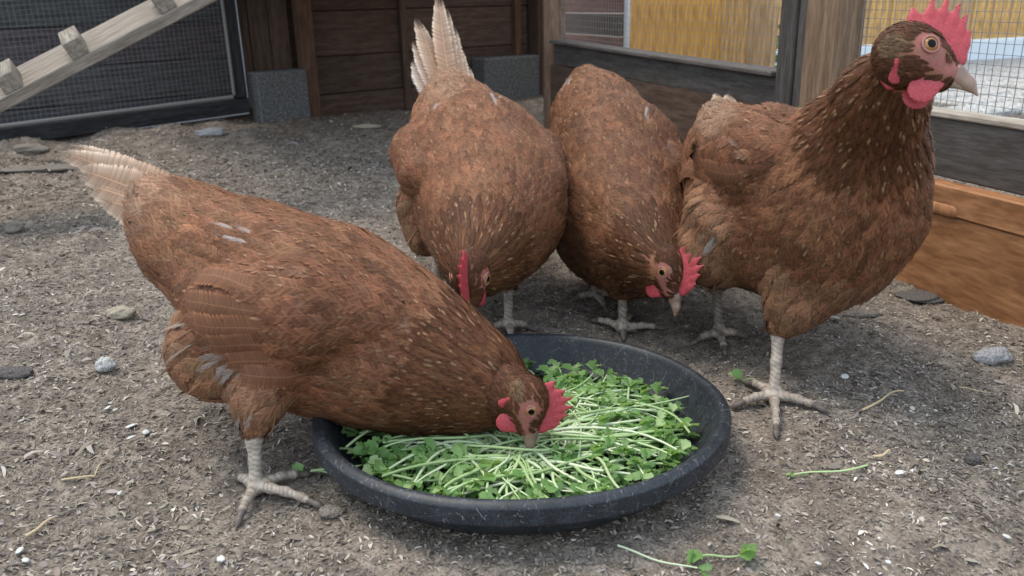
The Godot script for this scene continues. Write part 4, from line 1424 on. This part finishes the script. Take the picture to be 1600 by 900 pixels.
func build_hens() -> void:
	# feeding hen, side on
	var f1 := G(402, 772)
	hen({seed = 11, base = f1, label = "brown hen bent down eating, its beak in the greens", lat = Vector3(0.1, 0, 1), slim = 0.86, neck_bone = 6, buff = [[190, 295, 135]],
		chains = [
			{pts = [[205, 298, 0.935, 26, 5], [245, 325, 0.93, 46, 5], [300, 372, 0.92, 80, 0], [400, 437, 0.90, 118, 0], [510, 500, 0.88, 146, 1], [612, 545, 0.87, 125, 1], [690, 578, 0.86, 95, 2], [760, 604, 0.85, 64, 2], [808, 628, 0.845, 25, 2]], flow = -1, k = 0.03},
			{pts = [[585, 490, 0.815, 56, 3], [480, 490, 0.81, 88, 3], [385, 482, 0.82, 76, 3], [318, 455, 0.845, 42, 3]], flow = 1, k = 0.006},
			{pts = [[370, 520, 0.86, 92, 4], [345, 545, 0.85, 84, 4]], flow = 1, k = 0.02, dir = Vector3(-0.6, -0.7, 0)},
			{pts = [[440, 560, 0.83, 72, 4], [405, 625, 0.82, 42, 4], [398, 672, 0.812, 17, 4]], flow = 1, k = 0.015},
		],
		white = [[400, 370, 26], [440, 385, 12], [455, 425, 9], [375, 555, 36], [415, 575, 20], [388, 640, 22], [300, 500, 14]],
		head = {c = P(823, 624, 0.81), s = 0.0182, fwd = CR * 0.28 - CU * 0.95 + CF * 0.10, up = CR * 0.95 + CU * 0.28 - CF * 0.10, shut = 0.6, comb = 0.9},
		legs = [{foot = f1, hock = P(397, 690, 0.812), thigh = P(405, 640, 0.82), toes = toes_px([[374, 822], [498, 796], [480, 748], [372, 755]])},
			{foot = G(590, 690), hock = G(590, 690) + Vector3(-0.01, 0.075, 0), thigh = G(590, 690) + Vector3(-0.01, 0.13, 0), toes = [G(590, 690) + Vector3(0.04, 0, 0.02), G(590, 690) + Vector3(0.045, 0, -0.015), G(590, 690) + Vector3(-0.025, 0, 0)]}],
		tail_up = CU * 0.2 - CF * 0.9,
		tail = [[300, 312, 0.90, 108, 216, 0.94, 0.032, 0.02, -0.12], [300, 318, 0.893, 122, 234, 0.93, 0.042, 0.03, -0.06], [300, 330, 0.888, 127, 258, 0.92, 0.044, 0.03, -0.04], [305, 345, 0.884, 140, 284, 0.915, 0.044, 0.03, -0.03], [305, 358, 0.88, 158, 310, 0.91, 0.042, 0.03, 0.0], [310, 372, 0.88, 182, 340, 0.905, 0.040, 0.03, 0.02], [310, 388, 0.88, 210, 372, 0.90, 0.038, 0.03, 0.0], [310, 402, 0.88, 235, 402, 0.895, 0.034, 0.03, 0.0], [300, 316, 0.93, 118, 214, 0.965, 0.030, 0.02, -0.08]],
		wing = [[470, 560, 345, 560, 0.020], [500, 575, 380, 585, 0.020], [450, 540, 320, 530, 0.020], [430, 515, 305, 498, 0.020], [420, 490, 300, 470, 0.019], [430, 460, 312, 440, 0.018]],
	})
	# hen facing the lens, head down
	var f2 := G(795, 516)
	hen({seed = 22, base = f2, label = "brown hen facing the bowl head down, its pale tail raised high", lat = Vector3(1, 0, 0.1), slim = 0.96, neck_bone = 5,
		chains = [
			{pts = [[703, 150, 1.44, 42, 5], [716, 200, 1.37, 72, 0], [745, 262, 1.28, 112, 0], [768, 325, 1.17, 116, 1], [762, 362, 1.09, 90, 1], [747, 400, 1.03, 58, 2], [735, 428, 0.99, 32, 2]], flow = -1, k = 0.03},
			{pts = [[664, 275, 1.16, 42, 3], [656, 240, 1.25, 46, 3], [672, 200, 1.36, 26, 3]], flow = 1, k = 0.006},
			{pts = [[846, 290, 1.14, 42, 3], [832, 245, 1.25, 48, 3], [780, 195, 1.37, 26, 3]], flow = 1, k = 0.006},
			{pts = [[655, 320, 1.24, 38, 4], [665, 370, 1.24, 30, 4]], flow = 1, k = 0.015},
			{pts = [[790, 395, 1.20, 55, 4], [794, 440, 1.205, 17, 4]], flow = 1, k = 0.02},
		],
		white = [[780, 160, 12], [672, 178, 10], [690, 172, 8]],
		head = {c = P(735, 425, 0.965), s = 0.0225, fwd = -CU * 0.92 - CF * 0.30 - CR * 0.05, up = -CF * 0.85 + CU * 0.4 - CR * 0.18, comb = 0.95},
		legs = [{foot = f2, hock = P(794, 452, 1.205), thigh = P(791, 425, 1.205), toes = toes_px([[763, 522], [800, 540], [832, 519], [800, 505]])},
			{foot = G(690, 505), hock = G(690, 505) + Vector3(0, 0.075, 0), thigh = G(690, 505) + Vector3(0, 0.13, 0), toes = [G(690, 505) + Vector3(0.03, 0, 0.03), G(690, 505) + Vector3(-0.03, 0, 0.03), G(690, 505) + Vector3(0, 0, -0.03)]}],
		tail_up = -CF * 0.9 + CR * 0.35,
		tail = [[712, 165, 1.42, 670, -8, 1.60, 0.036, 0.02, 0.06], [700, 165, 1.425, 660, 32, 1.57, 0.038, 0.02, -0.05, 0.15], [695, 170, 1.43, 655, 66, 1.55, 0.036, 0.02, -0.05, 0.5], [690, 172, 1.43, 653, 95, 1.53, 0.044, 0.02, -0.04, 0.7], [716, 165, 1.415, 684, 12, 1.61, 0.036, 0.02, 0.05], [722, 168, 1.41, 697, 40, 1.59, 0.038, 0.02, 0.05], [728, 172, 1.405, 710, 72, 1.57, 0.038, 0.02, 0.04], [733, 178, 1.40, 724, 100, 1.55, 0.044, 0.02, 0.03]], buff = [[690, 130, 60]],
	})
	# hen beside it, leaning to the right
	var f3 := G(972, 522)
	hen({seed = 33, base = f3, label = "dark brown hen pecking the soil between two others, its tail hidden", dark = 0.8, lat = Vector3(1, 0, 0.1), slim = 0.96, neck_bone = 5,
		chains = [
			{pts = [[918, 138, 1.52, 36, 0], [932, 188, 1.45, 70, 0], [962, 262, 1.35, 104, 0], [972, 340, 1.24, 110, 1], [1000, 375, 1.15, 86, 1], [1028, 400, 1.09, 56, 2], [1046, 418, 1.05, 34, 2]], flow = -1, k = 0.03},
			{pts = [[890, 300, 1.23, 36, 3], [884, 240, 1.36, 38, 3], [895, 175, 1.46, 24, 3]], flow = 1, k = 0.006},
			{pts = [[1048, 285, 1.22, 44, 3], [1020, 225, 1.36, 42, 3], [965, 160, 1.47, 24, 3]], flow = 1, k = 0.006},
			{pts = [[968, 410, 1.18, 55, 4], [972, 452, 1.187, 18, 4]], flow = 1, k = 0.02},
			{pts = [[930, 390, 1.29, 50, 4], [930, 430, 1.305, 18, 4]], flow = 1, k = 0.02},
		],
		white = [[880, 145, 12], [1010, 190, 8]],
		head = {c = P(1045, 416, 1.045), s = 0.0215, fwd = CR * 0.26 - CU * 0.90 - CF * 0.30, up = CR * 0.60 + CU * 0.30 - CF * 0.75, shut = 0.75, comb = 0.9},
		legs = [{foot = f3, hock = P(973, 462, 1.187), thigh = P(971, 430, 1.187), toes = toes_px([[928, 506], [974, 532], [1034, 518], [985, 500]])},
			{foot = G(930, 468), hock = P(930, 435, 1.31), thigh = P(930, 405, 1.31), toes = toes_px([[896, 474], [948, 490], [962, 468]])}],
		tail_up = CR * 0.7 - CF * 0.5,
		tail = [[915, 150, 1.5, 884, 135, 1.6, 0.030, 0.02, 0.0], [918, 145, 1.5, 895, 118, 1.6, 0.030, 0.02, 0.0], [925, 140, 1.5, 915, 106, 1.6, 0.030, 0.02, 0.0]],
	})
	# upright hen
	var f4 := G(1208, 628)
	hen({seed = 44, base = f4, label = "brown hen standing upright with its head raised, looking outward", dark = 0.92, lat = Vector3(-0.75, 0, 0.6), slim = 0.92, neck_bone = 6,
		chains = [
			{pts = [[1122, 190, 1.22, 34, 5], [1150, 250, 1.17, 80, 0], [1210, 312, 1.09, 140, 0], [1275, 335, 1.00, 142, 1], [1308, 302, 0.94, 132, 1], [1342, 232, 0.885, 94, 1], [1376, 158, 0.81, 63, 2], [1408, 100, 0.745, 44, 2]], flow = -1, k = 0.03},
			{pts = [[1285, 252, 0.905, 60, 3], [1205, 250, 0.965, 86, 3], [1150, 242, 1.04, 66, 3], [1110, 222, 1.12, 32, 3]], flow = 1, k = 0.006},
			{pts = [[1140, 360, 1.04, 86, 4], [1120, 385, 1.05, 66, 4]], flow = 1, k = 0.02, dir = Vector3(-0.5, -0.8, 0)},
			{pts = [[1275, 410, 0.965, 92, 4], [1240, 475, 0.972, 44, 4], [1218, 512, 0.978, 15, 4]], flow = 1, k = 0.02},
			{pts = [[1150, 390, 1.15, 60, 4], [1122, 440, 1.165, 17, 4]], flow = 1, k = 0.02},
		],
		buff = [[1120, 175, 60]], white = [[1115, 165, 22], [1168, 228, 9], [1120, 365, 16], [1100, 268, 8]],
		head = {c = P(1423, 84, 0.70), s = 0.0214, comb = 1.04, fwd = CR * 0.91 - CU * 0.36 - CF * 0.22, up = CR * 0.36 + CU * 0.93 + CF * 0.02},
		legs = [{foot = f4, hock = P(1216, 522, 0.978), thigh = P(1232, 480, 0.975), fat = 1.05, toes = toes_px([[1150, 640], [1212, 684], [1284, 646], [1168, 604]])},
			{foot = G(1122, 530), hock = P(1120, 450, 1.165), thigh = P(1138, 410, 1.16), toes = toes_px([[1085, 540], [1132, 556], [1160, 530]])}],
		tail_up = CR * 0.3 - CF * 0.7 + CU * 0.5,
		tail = [[1135, 205, 1.2, 1092, 190, 1.30, 0.034, 0.03, 0.0], [1140, 195, 1.2, 1102, 165, 1.30, 0.034, 0.03, 0.0], [1145, 190, 1.2, 1120, 148, 1.30, 0.034, 0.03, 0.0], [1150, 190, 1.2, 1140, 150, 1.30, 0.034, 0.03, 0.0]],
		wing = [[1210, 290, 1118, 285, 0.020], [1195, 270, 1106, 258, 0.020], [1190, 250, 1100, 232, 0.019]],
	})

func _ready() -> void:
	# camera: pitched 19 degrees down, rolled 1.4 degrees
	rng.seed = 20240
	var pitch := deg_to_rad(19.0)
	var roll := deg_to_rad(1.4)
	CF = Vector3(0, -sin(pitch), -cos(pitch))
	var up := Vector3(0, cos(pitch), -sin(pitch))
	CR = Vector3.RIGHT * cos(roll) - up * sin(roll)
	CU = up * cos(roll) + Vector3.RIGHT * sin(roll)
	var cam := Camera3D.new()
	cam.name = "camera"
	cam.transform = Transform3D(Basis(CR, CU, -CF), CP)
	cam.fov = rad_to_deg(2.0 * atan(450.0 / F))
	cam.near = 0.02
	cam.far = 200.0
	var at := CameraAttributesPhysical.new()
	at.frustum_focal_length = 12.0 * F / 450.0
	at.frustum_focus_distance = 0.78
	at.exposure_aperture = 15.0
	cam.attributes = at
	add_child(cam)
	cam.current = true
	# overcast daylight
	var env := Environment.new()
	env.background_mode = Environment.BG_SKY
	var sm := ProceduralSkyMaterial.new()
	sm.sky_top_color = Color(0.72, 0.78, 0.85)
	sm.sky_horizon_color = Color(0.86, 0.89, 0.92)
	sm.sky_curve = 0.2
	sm.ground_bottom_color = Color(0.25, 0.23, 0.2)
	sm.ground_horizon_color = Color(0.6, 0.6, 0.58)
	var sky := Sky.new()
	sky.sky_material = sm
	env.sky = sky
	env.tonemap_mode = Environment.TONE_MAPPER_LINEAR
	env.tonemap_exposure = 2.75
	env.sdfgi_enabled = true
	env.ssao_enabled = true
	env.ssil_enabled = true
	var we := WorldEnvironment.new()
	we.name = "world"
	we.environment = env
	add_child(we)
	var sun := DirectionalLight3D.new()
	sun.name = "sun"
	sun.light_energy = 0.38
	sun.light_angular_distance = 28.0
	sun.light_color = Color(1.0, 0.97, 0.93)
	sun.shadow_enabled = true
	sun.look_at_from_position(Vector3(-1.2, 3.0, -0.6), Vector3.ZERO)
	add_child(sun)
	# noises of the ground
	n_low.seed = 1; n_low.frequency = 1.4; n_low.fractal_octaves = 2
	n_mid.seed = 2; n_mid.frequency = 6.0; n_mid.fractal_octaves = 3
	n_fine.seed = 3; n_fine.frequency = 55.0; n_fine.fractal_octaves = 3
	make_materials()
	build_ground()
	build_back()
	build_right()
	build_house()
	build_outside()
	build_ramp()
	build_hens()
	var xf := build_bowl()
	build_greens(xf)
	build_bits()
	build_litter()
